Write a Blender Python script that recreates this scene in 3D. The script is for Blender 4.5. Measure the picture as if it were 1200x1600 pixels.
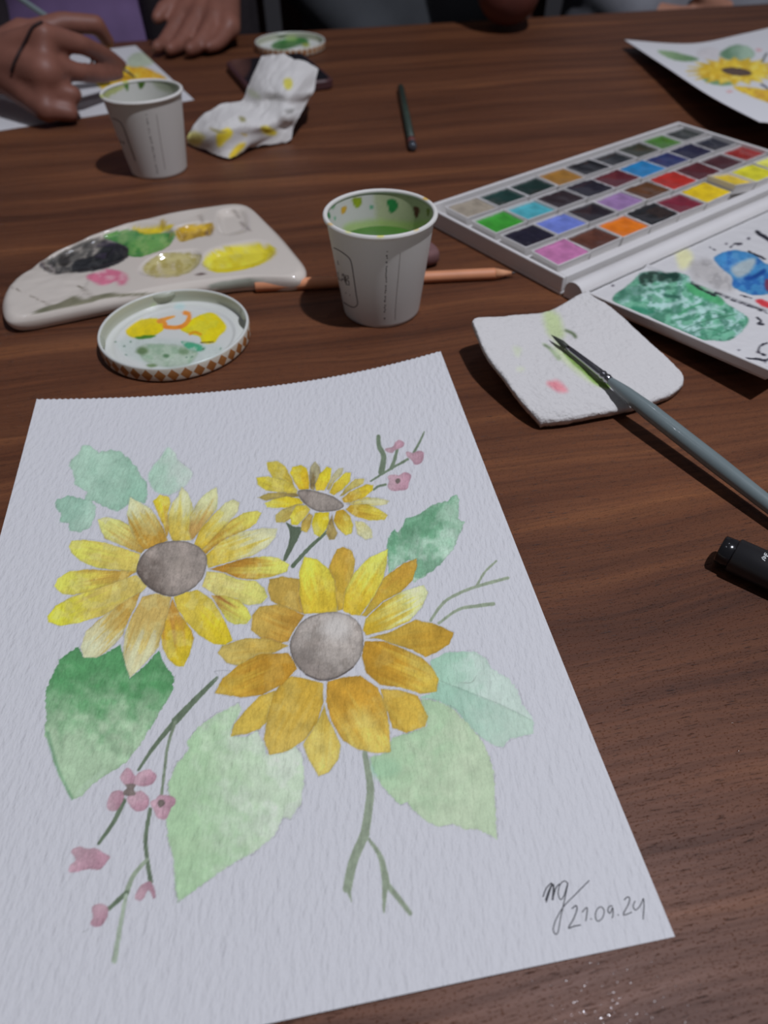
import bpy, bmesh, math, random
import numpy as np
from mathutils import Vector, Matrix
from mathutils.bvhtree import BVHTree

for o in list(bpy.data.objects):
    bpy.data.objects.remove(o, do_unlink=True)
S = bpy.context.scene
COL = S.collection
MM = 0.001

# ------------------------------------------------------------------ camera
F_PX, PITCH, ROLL, CAM_H = 1084.539, 0.80703, -0.01475, 220.447      # image taken as 1200 x 1600, lengths in mm
_c, _s = math.cos(PITCH), math.sin(PITCH)
FW = np.array([0, _c, -_s]); _rt = np.array([1., 0, 0]); _up = np.cross(_rt, FW)
RT = _rt * math.cos(ROLL) + _up * math.sin(ROLL)
UP = -_rt * math.sin(ROLL) + _up * math.cos(ROLL)
CO = np.array([0, 0, CAM_H])
cd = bpy.data.cameras.new('camera'); cam = bpy.data.objects.new('camera', cd); COL.objects.link(cam)
cd.sensor_fit = 'VERTICAL'; cd.sensor_height = 36.0; cd.lens = F_PX * 36.0 / 1600.0
cd.clip_start = 0.01; cd.clip_end = 30
cam.matrix_world = Matrix(((RT[0], UP[0], -FW[0], 0), (RT[1], UP[1], -FW[1], 0), (RT[2], UP[2], -FW[2], CAM_H * MM), (0, 0, 0, 1)))
cd.dof.use_dof = True; cd.dof.focus_distance = 0.272; cd.dof.aperture_fstop = 9.6
S.camera = cam

# ------------------------------------------------------------------ light and exposure
S.view_settings.view_transform = 'Standard'; S.view_settings.look = 'None'
S.view_settings.gamma = 1.0; S.view_settings.use_curve_mapping = False
S.view_settings.exposure = 0.0
LIGHT_TINT = (0.865, 0.885, 1.0)
def lamp(name, loc, power, radius, tint=LIGHT_TINT):
    l = bpy.data.lights.new(name, 'POINT'); l.energy = power; l.shadow_soft_size = radius; l.color = tint
    o = bpy.data.objects.new(name, l); COL.objects.link(o); o.location = loc
    return o
lamp('pendant_lamp_light', (0.43, 0.11, 1.45), 67.0, 0.022)
lamp('ceiling_lamp_light', (0.15, 1.15, 1.75), 3.0, 0.03)
lamp('ceiling_lamp_light', (-0.75, 0.45, 1.75), 2.4, 0.03)
w = bpy.data.worlds.new('room_ambience'); S.world = w; w.use_nodes = True
w.node_tree.nodes['Background'].inputs[0].default_value = (0.84, 0.84, 1.0, 1)
w.node_tree.nodes['Background'].inputs[1].default_value = 0.075

# ------------------------------------------------------------------ measuring helpers (mm)
def ray(px, py):
    return FW + (px - 600) / F_PX * RT - (py - 800) / F_PX * UP
def at(px, py, z=0.0):
    d = ray(px, py); t = (z - CAM_H) / d[2]; return CO + t * d
def atY(px, py, Y):
    d = ray(px, py); return CO + d * (Y / d[1])
def to_px(P):
    d = np.asarray(P, float) - CO; z = d @ FW
    return np.stack([600 + F_PX * (d @ RT) / z, 800 - F_PX * (d @ UP) / z], -1)

# ------------------------------------------------------------------ colour helpers
def s2l(c):
    c = np.asarray(c, float); c = np.where(c > 1.0, c / 255.0, c) if c.max() > 1.0 else c
    return np.where(c <= 0.04045, c / 12.92, ((c + 0.055) / 1.055) ** 2.4)
WHITE = s2l(np.array([186., 188., 201.]))
def A(r, g, b, k=0.72):
    """surface colour of something seen as r,g,b beside white paper"""
    v = np.clip(s2l(np.array([float(r), g, b]) / 255.0) / WHITE * k, 0.002, 0.95)
    return (float(v[0]), float(v[1]), float(v[2]), 1.0)

# ------------------------------------------------------------------ materials
MATS = {}
def newmat(name):
    m = bpy.data.materials.new(name); m.use_nodes = True
    nt = m.node_tree; return m, nt, nt.nodes['Principled BSDF']
def link(nt, a, b): nt.links.new(a, b)
def node(nt, t, **kw):
    n = nt.nodes.new(t)
    for k, v in kw.items():
        if k in n.inputs.keys(): n.inputs[k].default_value = v
        else: setattr(n, k, v)
    return n
def mathn(nt, op, a, b=None):
    n = nt.nodes.new('ShaderNodeMath'); n.operation = op
    for i, x in enumerate((a, b)):
        if x is None: continue
        if isinstance(x, (int, float)): n.inputs[i].default_value = x
        else: link(nt, x, n.inputs[i])
    return n.outputs[0]
def mixc(nt, fac, a, b, mode='MIX'):
    n = nt.nodes.new('ShaderNodeMix'); n.data_type = 'RGBA'; n.blend_type = mode
    for sock, x in ((n.inputs[0], fac), (n.inputs[6], a), (n.inputs[7], b)):
        if hasattr(x, 'is_linked'): link(nt, x, sock)
        else: sock.default_value = x
    return n.outputs[2]
def ramp(nt, fac, stops):
    n = nt.nodes.new('ShaderNodeValToRGB'); e = n.color_ramp.elements
    while len(e) < len(stops): e.new(0.5)
    for el, (p, c) in zip(e, stops): el.position = p; el.color = c
    link(nt, fac, n.inputs[0]); return n.outputs[0]
def objcoord(nt, scale=(1, 1, 1), rot=(0, 0, 0)):
    tc = nt.nodes.new('ShaderNodeTexCoord'); mp = nt.nodes.new('ShaderNodeMapping')
    mp.inputs['Scale'].default_value = scale; mp.inputs['Rotation'].default_value = rot
    link(nt, tc.outputs['Object'], mp.inputs[0]); return mp.outputs[0]
def noise(nt, vec, scale, detail=3, rough=0.5):
    n = node(nt, 'ShaderNodeTexNoise', Scale=scale, Detail=detail, Roughness=rough); link(nt, vec, n.inputs['Vector']); return n.outputs['Fac']
def bump(nt, bsdf, h, strength, dist):
    b = node(nt, 'ShaderNodeBump', Strength=strength, Distance=dist); link(nt, h, b.inputs['Height']); link(nt, b.outputs[0], bsdf.inputs['Normal'])
def M(name, col, rough=0.5, var=0.10, scale=60.0, bmp=0.0, bscale=400.0, bdist=0.0005, metal=0.0, spec=0.5, trans=0.0, coat=0.0, sss=0.0, sheen=0.0):
    """plain procedural material: noise-varied colour and roughness, optional relief"""
    if name in MATS: return MATS[name]
    m, nt, b = newmat(name)
    v = objcoord(nt); n = noise(nt, v, scale, 4)
    c0 = tuple(x * (1 - var) for x in col[:3]) + (1,); c1 = tuple(min(1, x * (1 + var)) for x in col[:3]) + (1,)
    link(nt, ramp(nt, n, [(0.3, c0), (0.7, c1)]), b.inputs['Base Color'])
    b.inputs['Roughness'].default_value = rough; b.inputs['Metallic'].default_value = metal
    b.inputs['Specular IOR Level'].default_value = spec; b.inputs['Transmission Weight'].default_value = trans
    b.inputs['Coat Weight'].default_value = coat
    if sss: b.inputs['Subsurface Weight'].default_value = sss; b.inputs['Subsurface Scale'].default_value = 0.004
    if sheen: b.inputs['Sheen Weight'].default_value = sheen
    if bmp: bump(nt, b, noise(nt, v, bscale, 3), bmp, bdist)
    MATS[name] = m; return m
def PAINTED(name, rough=0.8, bmp=0.0, bscale=(900, 900, 900), bdist=0.0004, spec=0.3, coat=0.0, detail=3, rot=(0, 0, 0)):
    """colour washes stored in the mesh attribute 'pigment', plus procedural grain and relief"""
    if name in MATS: return MATS[name]
    m, nt, b = newmat(name)
    at_ = node(nt, 'ShaderNodeAttribute', attribute_name='pigment')
    v = objcoord(nt); n = noise(nt, v, 1500, 2)
    link(nt, mixc(nt, 0.06, at_.outputs['Color'], ramp(nt, n, [(0.3, (0.5, 0.5, 0.5, 1)), (0.7, (1, 1, 1, 1))]), 'MULTIPLY'), b.inputs['Base Color'])
    b.inputs['Roughness'].default_value = rough; b.inputs['Specular IOR Level'].default_value = spec; b.inputs['Coat Weight'].default_value = coat
    if bmp: bump(nt, b, noise(nt, objcoord(nt, bscale, rot), 1.0, detail), bmp, bdist)
    MATS[name] = m; return m

# ------------------------------------------------------------------ scene-tree helpers
BASE = {}
def _obj(name, me, parent=None):
    o = bpy.data.objects.new(name, me); COL.objects.link(o)
    if parent is not None: o.parent = parent
    return o
def tag(o, label, cat, group=None, kind=None):
    if label: o['label'] = label
    if cat: o['category'] = cat
    if group: o['group'] = group
    if kind: o['kind'] = kind
    return o
def thing(name, label, cat, base, group=None):
    o = bpy.data.objects.new(name, None); COL.objects.link(o); o.empty_display_size = 0.02
    o.location = [float(x) * MM for x in base]; BASE[o.name] = np.array(base, float)
    return tag(o, label, cat, group)
def root_base(o):
    while o.parent is not None: o = o.parent
    return BASE.get(o.name, np.zeros(3))
def mesh(name, V, F, mat=None, smooth=True, base=np.zeros(3), col=None):
    V = (np.asarray(V, float).reshape(-1, 3) - base) * MM
    me = bpy.data.meshes.new(name)
    if isinstance(F, np.ndarray):
        n, k = F.shape
        me.vertices.add(len(V)); me.vertices.foreach_set('co', V.ravel().astype(np.float32))
        me.loops.add(n * k); me.loops.foreach_set('vertex_index', F.ravel().astype(np.int32))
        me.polygons.add(n); me.polygons.foreach_set('loop_start', (np.arange(n) * k).astype(np.int32))
        me.update(calc_edges=True)
    else:
        me.from_pydata([tuple(v) for v in V], [], F); me.update()
    if smooth: me.polygons.foreach_set('use_smooth', np.ones(len(me.polygons), bool))
    if col is not None:
        a = me.color_attributes.new('pigment', 'FLOAT_COLOR', 'POINT')
        c = np.ones((len(V), 4), np.float32); c[:, :3] = col; a.data.foreach_set('color', c.ravel())
    if mat is not None: me.materials.append(mat)
    return me
def part(name, V, F, mat, parent, smooth=True, col=None, label=None):
    o = _obj(name, mesh(name, V, F, mat, smooth, root_base(parent), col), parent)
    if label: o['label'] = label
    return o
def solo(name, V, F, mat, label, cat, base=None, smooth=True, col=None, group=None, kind=None):
    V = np.asarray(V, float).reshape(-1, 3)
    if base is None: base = np.array([V[:, 0].mean(), V[:, 1].mean(), V[:, 2].min()])
    o = _obj(name, mesh(name, V, F, mat, smooth, np.array(base, float), col)); o.location = [float(x) * MM for x in base]
    BASE[o.name] = np.array(base, float)
    return tag(o, label, cat, group, kind)
def bevel(o, w, seg=2):
    m = o.modifiers.new('bevel', 'BEVEL'); m.width = w * MM; m.segments = seg; m.limit_method = 'ANGLE'; return o

# ------------------------------------------------------------------ shape helpers (mm)
def grid_faces(nu, nv, wrap_u=False):
    """nv rows of nu points"""
    i = np.arange(nu if wrap_u else nu - 1); j = np.arange(nv - 1)
    I, J = np.meshgrid(i, j); I2 = (I + 1) % nu
    return np.stack([J * nu + I, J * nu + I2, (J + 1) * nu + I2, (J + 1) * nu + I], -1).reshape(-1, 4)
def lathe(profile, n=96, centre=(0, 0, 0)):
    a = np.linspace(0, 2 * np.pi, n, endpoint=False); P = np.asarray(profile, float)
    V = np.stack([np.outer(P[:, 0], np.cos(a)), np.outer(P[:, 0], np.sin(a)), np.repeat(P[:, 1:2], n, 1)], -1).reshape(-1, 3)
    return V + np.array(centre), grid_faces(n, len(P), True)
def frame(d):
    d = np.asarray(d, float); d = d / np.linalg.norm(d)
    u = np.cross(d, [0, 0, 1.0]); u /= np.linalg.norm(u); v = np.cross(u, d); return d, u, v
def axial(Pa, Pb, prof, n=24, turn=0.0):
    """solid of revolution about the line Pa->Pb; prof = [(distance, radius)], closed at both ends"""
    d, u, v = frame(np.asarray(Pb) - np.asarray(Pa)); a = np.linspace(0, 2 * np.pi, n, endpoint=False) + turn
    prof = [(prof[0][0], 0.001)] + list(prof) + [(prof[-1][0], 0.001)]
    V = [np.asarray(Pa) + d * t + r * (np.cos(x) * u + np.sin(x) * v) for t, r in prof for x in a]
    return np.array(V), grid_faces(n, len(prof), True)
def tube(path, r, n=8):
    path = np.asarray(path, float); V = []
    for i, p in enumerate(path):
        d = path[min(i + 1, len(path) - 1)] - path[max(i - 1, 0)]; _, u, v = frame(d + [1e-6, 0, 0])
        rr = r[i] if hasattr(r, '__len__') else r
        for k in range(n):
            x = 2 * np.pi * k / n; V.append(p + rr * (np.cos(x) * u + np.sin(x) * v))
    F = [tuple(int(q) for q in f) for f in grid_faces(n, len(path), True)]
    F += [tuple(range(n))[::-1], tuple(range((len(path) - 1) * n, len(path) * n))]
    return np.array(V), F
def box(c, s, R=None):
    c = np.array(c, float); s = np.array(s, float) / 2
    V = np.array([[x, y, z] for z in (-1, 1) for y in (-1, 1) for x in (-1, 1)], float) * s
    if R is not None: V = V @ np.array(R).T
    return V + c, [(0, 2, 3, 1), (4, 5, 7, 6), (0, 1, 5, 4), (2, 6, 7, 3), (0, 4, 6, 2), (1, 3, 7, 5)]
def join(*parts):
    V, F, k = [], [], 0
    for v, f in parts:
        V.append(np.asarray(v)); F += [tuple(int(i) + k for i in q) for q in f]; k += len(v)
    return np.concatenate(V), F
def cr(pts, n=8, closed=False):
    """Catmull-Rom through points"""
    P = np.asarray(pts, float); m = len(P); out = []
    rng = range(m) if closed else range(m - 1)
    for i in rng:
        if closed: p0, p1, p2, p3 = P[(i - 1) % m], P[i], P[(i + 1) % m], P[(i + 2) % m]
        else: p0, p1, p2, p3 = P[max(i - 1, 0)], P[i], P[i + 1], P[min(i + 2, m - 1)]
        t = np.linspace(0, 1, n, endpoint=False)[:, None]
        out.append(0.5 * (2 * p1 + (p2 - p0) * t + (2 * p0 - 5 * p1 + 4 * p2 - p3) * t ** 2 + (3 * p1 - p0 - 3 * p2 + p3) * t ** 3))
    if not closed: out.append(P[-1:])
    return np.concatenate(out)
def net(ctrl, nu, nv):
    """smooth surface through a rows x cols net of 3-D points, nv rows by nu columns"""
    C = np.asarray(ctrl, float); r, c = C.shape[:2]
    def res(Q, n):
        k = 24; q = cr(Q.reshape(Q.shape[0], -1), k); s = np.linspace(0, len(q) - 1, n); i = np.minimum(s.astype(int), len(q) - 2); f = (s - i)[:, None]
        return (q[i] * (1 - f) + q[i + 1] * f).reshape((n,) + Q.shape[1:])
    B = res(C, nv); return res(B.transpose(1, 0, 2), nu).transpose(1, 0, 2)
def slab(G, thick, zmin=None):
    """close a surface grid (nv,nu,3) into a sheet with thickness below it"""
    nv, nu = G.shape[:2]; B = G.copy(); B[..., 2] -= thick
    if zmin is not None: B[..., 2] = np.maximum(B[..., 2], zmin)
    V = np.concatenate([G.reshape(-1, 3), B.reshape(-1, 3)]); n = nu * nv
    F = grid_faces(nu, nv); Fb = F[:, ::-1] + n
    b = np.concatenate([np.arange(nu), np.arange(1, nv) * nu + nu - 1, (nv - 1) * nu + np.arange(nu - 2, -1, -1), np.arange(nv - 2, 0, -1) * nu])
    b2 = np.roll(b, -1)
    return V, np.concatenate([F, Fb, np.stack([b2, b, b + n, b2 + n], -1)])

# ------------------------------------------------------------------ watercolour painter on mesh points
def vnoise(x, y, seed=0):
    xi, yi = np.floor(x), np.floor(y); fx, fy = x - xi, y - yi; fx = fx * fx * (3 - 2 * fx); fy = fy * fy * (3 - 2 * fy)
    def h(a, b):
        q = np.sin(a * 127.1 + b * 311.7 + seed * 74.7) * 43758.5453; return q - np.floor(q)
    return (h(xi, yi) * (1 - fx) + h(xi + 1, yi) * fx) * (1 - fy) + (h(xi, yi + 1) * (1 - fx) + h(xi + 1, yi + 1) * fx) * fy
def fbm(x, y, seed=0, o=3):
    s = 0; a = 0.5; t = 0
    for k in range(o): s = s + a * vnoise(x * 2 ** k, y * 2 ** k, seed + k); t += a; a *= 0.5
    return s / t
def sm(a, b, x):
    t = np.clip((x - a) / (b - a), 0, 1); return t * t * (3 - 2 * t)
class Painter:
    """P = tracing coordinates of the points; colours kept as seen (0..255) and turned into surface colour at the end"""
    def __init__(s, P, paper=(186, 188, 201), only=None):
        s.P = P; s.c = np.tile(np.array(paper, float), (len(P), 1)); s.lab = np.zeros(len(P), int); s.only = only; s.seed = 1
    def box(s, lo, hi):
        m = (s.P[:, 0] > lo[0]) & (s.P[:, 0] < hi[0]) & (s.P[:, 1] > lo[1]) & (s.P[:, 1] < hi[1])
        if s.only is not None: m &= s.only
        return np.nonzero(m)[0]
    def shape(s, poly, c0, c1=None, axis=None, soft=1.0, edge=0.10, gran=0.05, wob=1.0, alpha=1.0, lab=None, streak=None, pencil=0.0, smooth=5, mott=None, mscale=14.0, tn=0.35):
        s.seed += 1; sd = s.seed
        Q = cr(poly, smooth, True) if smooth else np.asarray(poly, float)
        ix = s.box(Q.min(0) - 5 - soft, Q.max(0) + 5 + soft)
        if len(ix) == 0: return
        X = s.P[ix]; x, y = X[:, 0], X[:, 1]
        D = np.full(len(ix), 1e9); ins = np.zeros(len(ix), bool)
        for a, b in zip(Q, np.roll(Q, -1, 0)):
            ab = b - a; L2 = ab @ ab
            if L2 < 1e-9: continue
            t = np.clip(((x - a[0]) * ab[0] + (y - a[1]) * ab[1]) / L2, 0, 1)
            D = np.minimum(D, (x - a[0] - t * ab[0]) ** 2 + (y - a[1] - t * ab[1]) ** 2)
            if a[1] != b[1]:
                cnd = (a[1] > y) != (b[1] > y); ins ^= cnd & (x < (b[0] - a[0]) * (y - a[1]) / (b[1] - a[1]) + a[0])
        d = np.sqrt(D) * np.where(ins, 1, -1) + (fbm(x / 5, y / 5, sd) - 0.5) * 2 * wob
        al = sm(-soft, soft, d) * alpha
        c0 = np.array(c0, float); C = np.tile(c0, (len(ix), 1))
        if c1 is not None:
            if axis is None: axis = (Q[0], Q[len(Q) // 2])
            a, b = np.array(axis[0], float), np.array(axis[1], float); ab = b - a
            t = ((X - a) @ ab) / (ab @ ab)
            per = (X - a) @ np.array([-ab[1], ab[0]]) / np.sqrt(ab @ ab)
            t = t + ((fbm(per / 5, t * 2.0, sd + 3) if streak is not None else fbm(x / 16, y / 16, sd + 3, 4)) - 0.5) * tn * 2
            k = sm(0.1, 0.95, t)[:, None]; C = C * (1 - k) + np.array(c1, float) * k
            if streak is not None:
                f = sm(0.52, 0.75, fbm(per / 3.2, t * 1.3, sd + 9)) * sm(0.95, 0.3, t) * streak[1]
                C = C * (1 - f[:, None]) + np.array(streak[0], float) * f[:, None]
        if mott is not None:
            for mi, (mc, amt) in enumerate(mott):
                f = (sm(0.5, 0.66, fbm(x / mscale, y / mscale, sd + 20 + mi * 7, 4)) * amt)[:, None]; C = C * (1 - f) + np.array(mc, float) * f
        C = C * (1 + gran * 2 * (fbm(x / 2.2, y / 2.2, sd + 5) - 0.5))[:, None] * (1 + gran * 3 * (fbm(x / 18, y / 18, sd + 6) - 0.5))[:, None]
        C = C * (1 - edge * np.exp(-np.abs(d) / 1.6))[:, None]
        s.c[ix] = s.c[ix] * (1 - al[:, None]) + C * al[:, None]
        if pencil:
            off = 1.2 + 2.5 * (fbm(x / 22, y / 22, sd + 8) - 0.5)
            p = np.exp(-((d + off) / 0.75) ** 2) * pencil * sm(0.35, 0.6, fbm(x / 9, y / 9, sd + 12)); s.c[ix] = s.c[ix] * (1 - p[:, None]) + np.array([120., 120, 128]) * p[:, None]
        if lab is not None: s.lab[ix[al > 0.5]] = lab
    def stroke(s, pts, wd, c, wd2=None, soft=0.9, alpha=1.0, lab=None, gran=0.08, smooth=6, wob=0.6):
        s.seed += 1; Q = cr(pts, smooth) if len(pts) > 2 else np.asarray(pts, float)
        wd2 = wd if wd2 is None else wd2; m = max(wd, wd2) + 4
        ix = s.box(Q.min(0) - m, Q.max(0) + m)
        if len(ix) == 0: return
        x, y = s.P[ix, 0], s.P[ix, 1]; d = np.full(len(ix), -1e9); n = len(Q) - 1
        for i in range(n):
            a, b = Q[i], Q[i + 1]; ab = b - a; L2 = ab @ ab
            if L2 < 1e-9: continue
            t = np.clip(((x - a[0]) * ab[0] + (y - a[1]) * ab[1]) / L2, 0, 1)
            ww = (wd + (wd2 - wd) * (i + t) / n) / 2
            d = np.maximum(d, ww - np.hypot(x - a[0] - t * ab[0], y - a[1] - t * ab[1]))
        d = d + (fbm(x / 4, y / 4, s.seed) - 0.5) * 2 * wob
        al = sm(-soft, soft, d) * alpha
        C = np.array(c, float) * (1 + gran * 3 * (fbm(x / 7, y / 7, s.seed + 3) - 0.5))[:, None]
        s.c[ix] = s.c[ix] * (1 - al[:, None]) + C * al[:, None]
        if lab is not None: s.lab[ix[al > 0.45]] = lab
    def dab(s, x, y, rx, ry, c, soft=1.0, rot=0.0, **kw):
        a = np.linspace(0, 2 * np.pi, 14, endpoint=False); X = rx * np.cos(a); Y = ry * np.sin(a)
        s.shape(np.stack([x + X * np.cos(rot) - Y * np.sin(rot), y + X * np.sin(rot) + Y * np.cos(rot)], -1), c, soft=soft, smooth=2, **kw)
    def rgb(s, k=0.72):
        return np.clip(s2l(np.clip(s.c, 0, 255) / 255.0) / WHITE * k, 0.003, 0.93)
def Z(x0, y0, sc):
    return lambda pts: [(x0 + x / sc, y0 + y / sc) for x, y in pts]
def ribbon(bvh, base, pts, wpx, lift=0.06, smooth=5):
    """a flat printed line lying on a curved surface, width and course given as seen"""
    Q = cr(pts, smooth) if len(pts) > 2 and smooth else np.asarray(pts, float)
    V, F = [], []
    for i, p in enumerate(Q):
        d = Q[min(i + 1, len(Q) - 1)] - Q[max(i - 1, 0)]; L = np.hypot(*d) + 1e-9; nrm = np.array([-d[1], d[0]]) / L
        pr = []
        for sg in (-1, 1):
            q = p + nrm * wpx / 2 * sg; r = ray(*q); r = r / np.linalg.norm(r)
            h = bvh.ray_cast(Vector((CO - base) * MM), Vector(r))
            if h[0] is None: pr = None; break
            nn = h[1] if h[1].dot(Vector(r)) < 0 else -h[1]
            pr.append(np.array(h[0]) / MM + base + np.array(nn) * lift)
        if pr is None:
            V.append(None); continue
        V.append(pr)
    out = []; idx = []
    for v in V:
        if v is None: idx.append(None); continue
        idx.append(len(out)); out += v
    for a, b in zip(idx, idx[1:]):
        if a is not None and b is not None: F.append((a, a + 1, b + 1, b))
    return (np.array(out), F) if F else None
def bvh_of(me):
    return BVHTree.FromPolygons([v.co.copy() for v in me.vertices], [tuple(p.vertices) for p in me.polygons])
def prints(name, bvh, parent, strokes, mat, label=None):
    rs = [r for r in (ribbon(bvh, root_base(parent), *a) for a in strokes) if r is not None]
    if rs:
        V, F = join(*rs); return part(name, V, F, mat, parent, False, label=label)

# ================================================================== THE SETTING
TA = math.radians(10.5)                      # the table stands turned a little
def walnut():
    m, nt, b = newmat('walnut_veneer')
    warp = noise(nt, objcoord(nt, (5, 9, 1)), 1.0, 2)
    tc = nt.nodes.new('ShaderNodeTexCoord'); sep = nt.nodes.new('ShaderNodeSeparateXYZ'); link(nt, tc.outputs['Object'], sep.inputs[0])
    y2 = mathn(nt, 'ADD', sep.outputs[1], mathn(nt, 'MULTIPLY', mathn(nt, 'SUBTRACT', warp, 0.5), 0.035))
    def vec(sx, sy, x=sep.outputs[0], y=y2):
        c = nt.nodes.new('ShaderNodeCombineXYZ'); link(nt, mathn(nt, 'MULTIPLY', x, sx), c.inputs[0]); link(nt, mathn(nt, 'MULTIPLY', y, sy), c.inputs[1]); return c.outputs[0]
    band = noise(nt, vec(1.6, 42), 1.0, 5, 0.62)
    fine = noise(nt, vec(9, 330), 1.0, 4, 0.65)
    pore = noise(nt, vec(170, 1900, y=y2), 1.0, 2, 0.5)
    patch = noise(nt, vec(7, 11), 1.0, 3)
    col = ramp(nt, band, [(0.28, A(60, 36, 26)), (0.44, A(86, 52, 36)), (0.56, A(98, 61, 42)), (0.72, A(122, 78, 51))])
    col = mixc(nt, 0.55, col, ramp(nt, fine, [(0.3, (0.40, 0.36, 0.36, 1)), (0.52, (0.95, 0.95, 0.95, 1)), (0.72, (1.25, 1.18, 1.1, 1))]), 'MULTIPLY')
    # veneer leaves of slightly different tone
    leaf = mathn(nt, 'FLOOR', mathn(nt, 'MULTIPLY', mathn(nt, 'ADD', sep.outputs[1], 0.021), 9.5))
    wn = nt.nodes.new('ShaderNodeTexWhiteNoise'); wn.noise_dimensions = '1D'; link(nt, leaf, wn.inputs['W'])
    col = mixc(nt, 0.35, col, ramp(nt, wn.outputs['Value'], [(0.0, (0.62, 0.6, 0.6, 1)), (1.0, (1.0, 1.0, 1.0, 1))]), 'MULTIPLY')
    col = mixc(nt, 0.5, col, ramp(nt, patch, [(0.35, (0.72, 0.7, 0.7, 1)), (0.65, (1, 1, 1, 1))]), 'MULTIPLY')
    pm = ramp(nt, pore, [(0.29, (0.2, 0.18, 0.18, 1)), (0.40, (1, 1, 1, 1))])
    col = mixc(nt, 0.8, col, pm, 'MULTIPLY')
    link(nt, col, b.inputs['Base Color'])
    r = ramp(nt, fine, [(0.3, (0.56,) * 3 + (1,)), (0.7, (0.46,) * 3 + (1,))]); 
    # tiny lacquered grains that catch the lamp
    grain = noise(nt, vec(900, 2000, y=sep.outputs[1]), 1.0, 2, 0.5); gm = ramp(nt, grain, [(0.63, (0, 0, 0, 1)), (0.69, (1, 1, 1, 1))])
    link(nt, mathn(nt, 'ADD', mathn(nt, 'MULTIPLY', gm, 0.7), 0.31), b.inputs['Specular IOR Level'])
    rr = nt.nodes.new('ShaderNodeMix'); rr.data_type = 'FLOAT'; link(nt, gm, rr.inputs[0]); link(nt, r, rr.inputs[2]); rr.inputs[3].default_value = 0.14; link(nt, rr.outputs[0], b.inputs['Roughness'])
    h = mathn(nt, 'ADD', mathn(nt, 'MULTIPLY', gm, 3.0), mathn(nt, 'MULTIPLY', ramp(nt, pore, [(0.2, (0, 0, 0, 1)), (0.36, (1, 1, 1, 1))]), 1.0)); h = mathn(nt, 'ADD', h, mathn(nt, 'MULTIPLY', fine, 0.6))
    bump(nt, b, h, 0.6, 0.0002)
    return m
WALNUT = walnut()
table = thing('dining_table', 'large walnut veneer table carrying all the painting things', 'table', (0, 0, 0))
V, F = box((-50, 430, -14), (2700, 1316, 28)); bevel(part('tabletop', V, F, WALNUT, table, False), 1.5, 2)
LEGM = M('dark_walnut', A(60, 38, 28), 0.5, 0.2, 25)
for x in (-1330, 1230):
    for y in (-160, 1020):
        V, F = box((x, y, -384), (70, 70, 711)); bevel(part('leg', V, F, LEGM, table, False), 3)
for a, b_ in (((-50, -160), (2500, 24)), ((-50, 1020), (2500, 24)), ((-1330, 430), (24, 1090)), ((1230, 430), (24, 1090))):
    V, F = box((a[0], a[1], -64), (b_[0], b_[1], 70)); part('apron', V, F, LEGM, table, False)
table.rotation_euler = (0, 0, TA)

V, F = box((0, 900, -745), (6000, 6600, 10))
fl = solo('floor', V, F, M('grey_carpet', A(70, 68, 74), 0.95, 0.2, 30, 0.4, 500, 0.002), 'grey floor under the table', 'floor', kind='structure', smooth=False)
V, F = box((0, 4150, 560), (6000, 100, 2600))
wl = solo('wall_back', V, F, M('grey_wall', A(92, 92, 100), 0.9, 0.05, 5, 0.1, 300), 'plain grey wall far behind the table', 'wall', kind='structure', smooth=False)

# ================================================================== THE FINISHED SUNFLOWER PAINTING
PAPER = PAINTED('watercolour_paper', 0.88, 0.75, (560, 210, 400), 0.0011, 0.2)
Z1, Z2, Z3, Z4, Z5, Z6 = Z(40, 660, 2.79), Z(320, 660, 2.727), Z(320, 840, 2.222), Z(40, 1000, 2.609), Z(480, 1020, 3.0), Z(800, 1330, 3.0)

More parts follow.
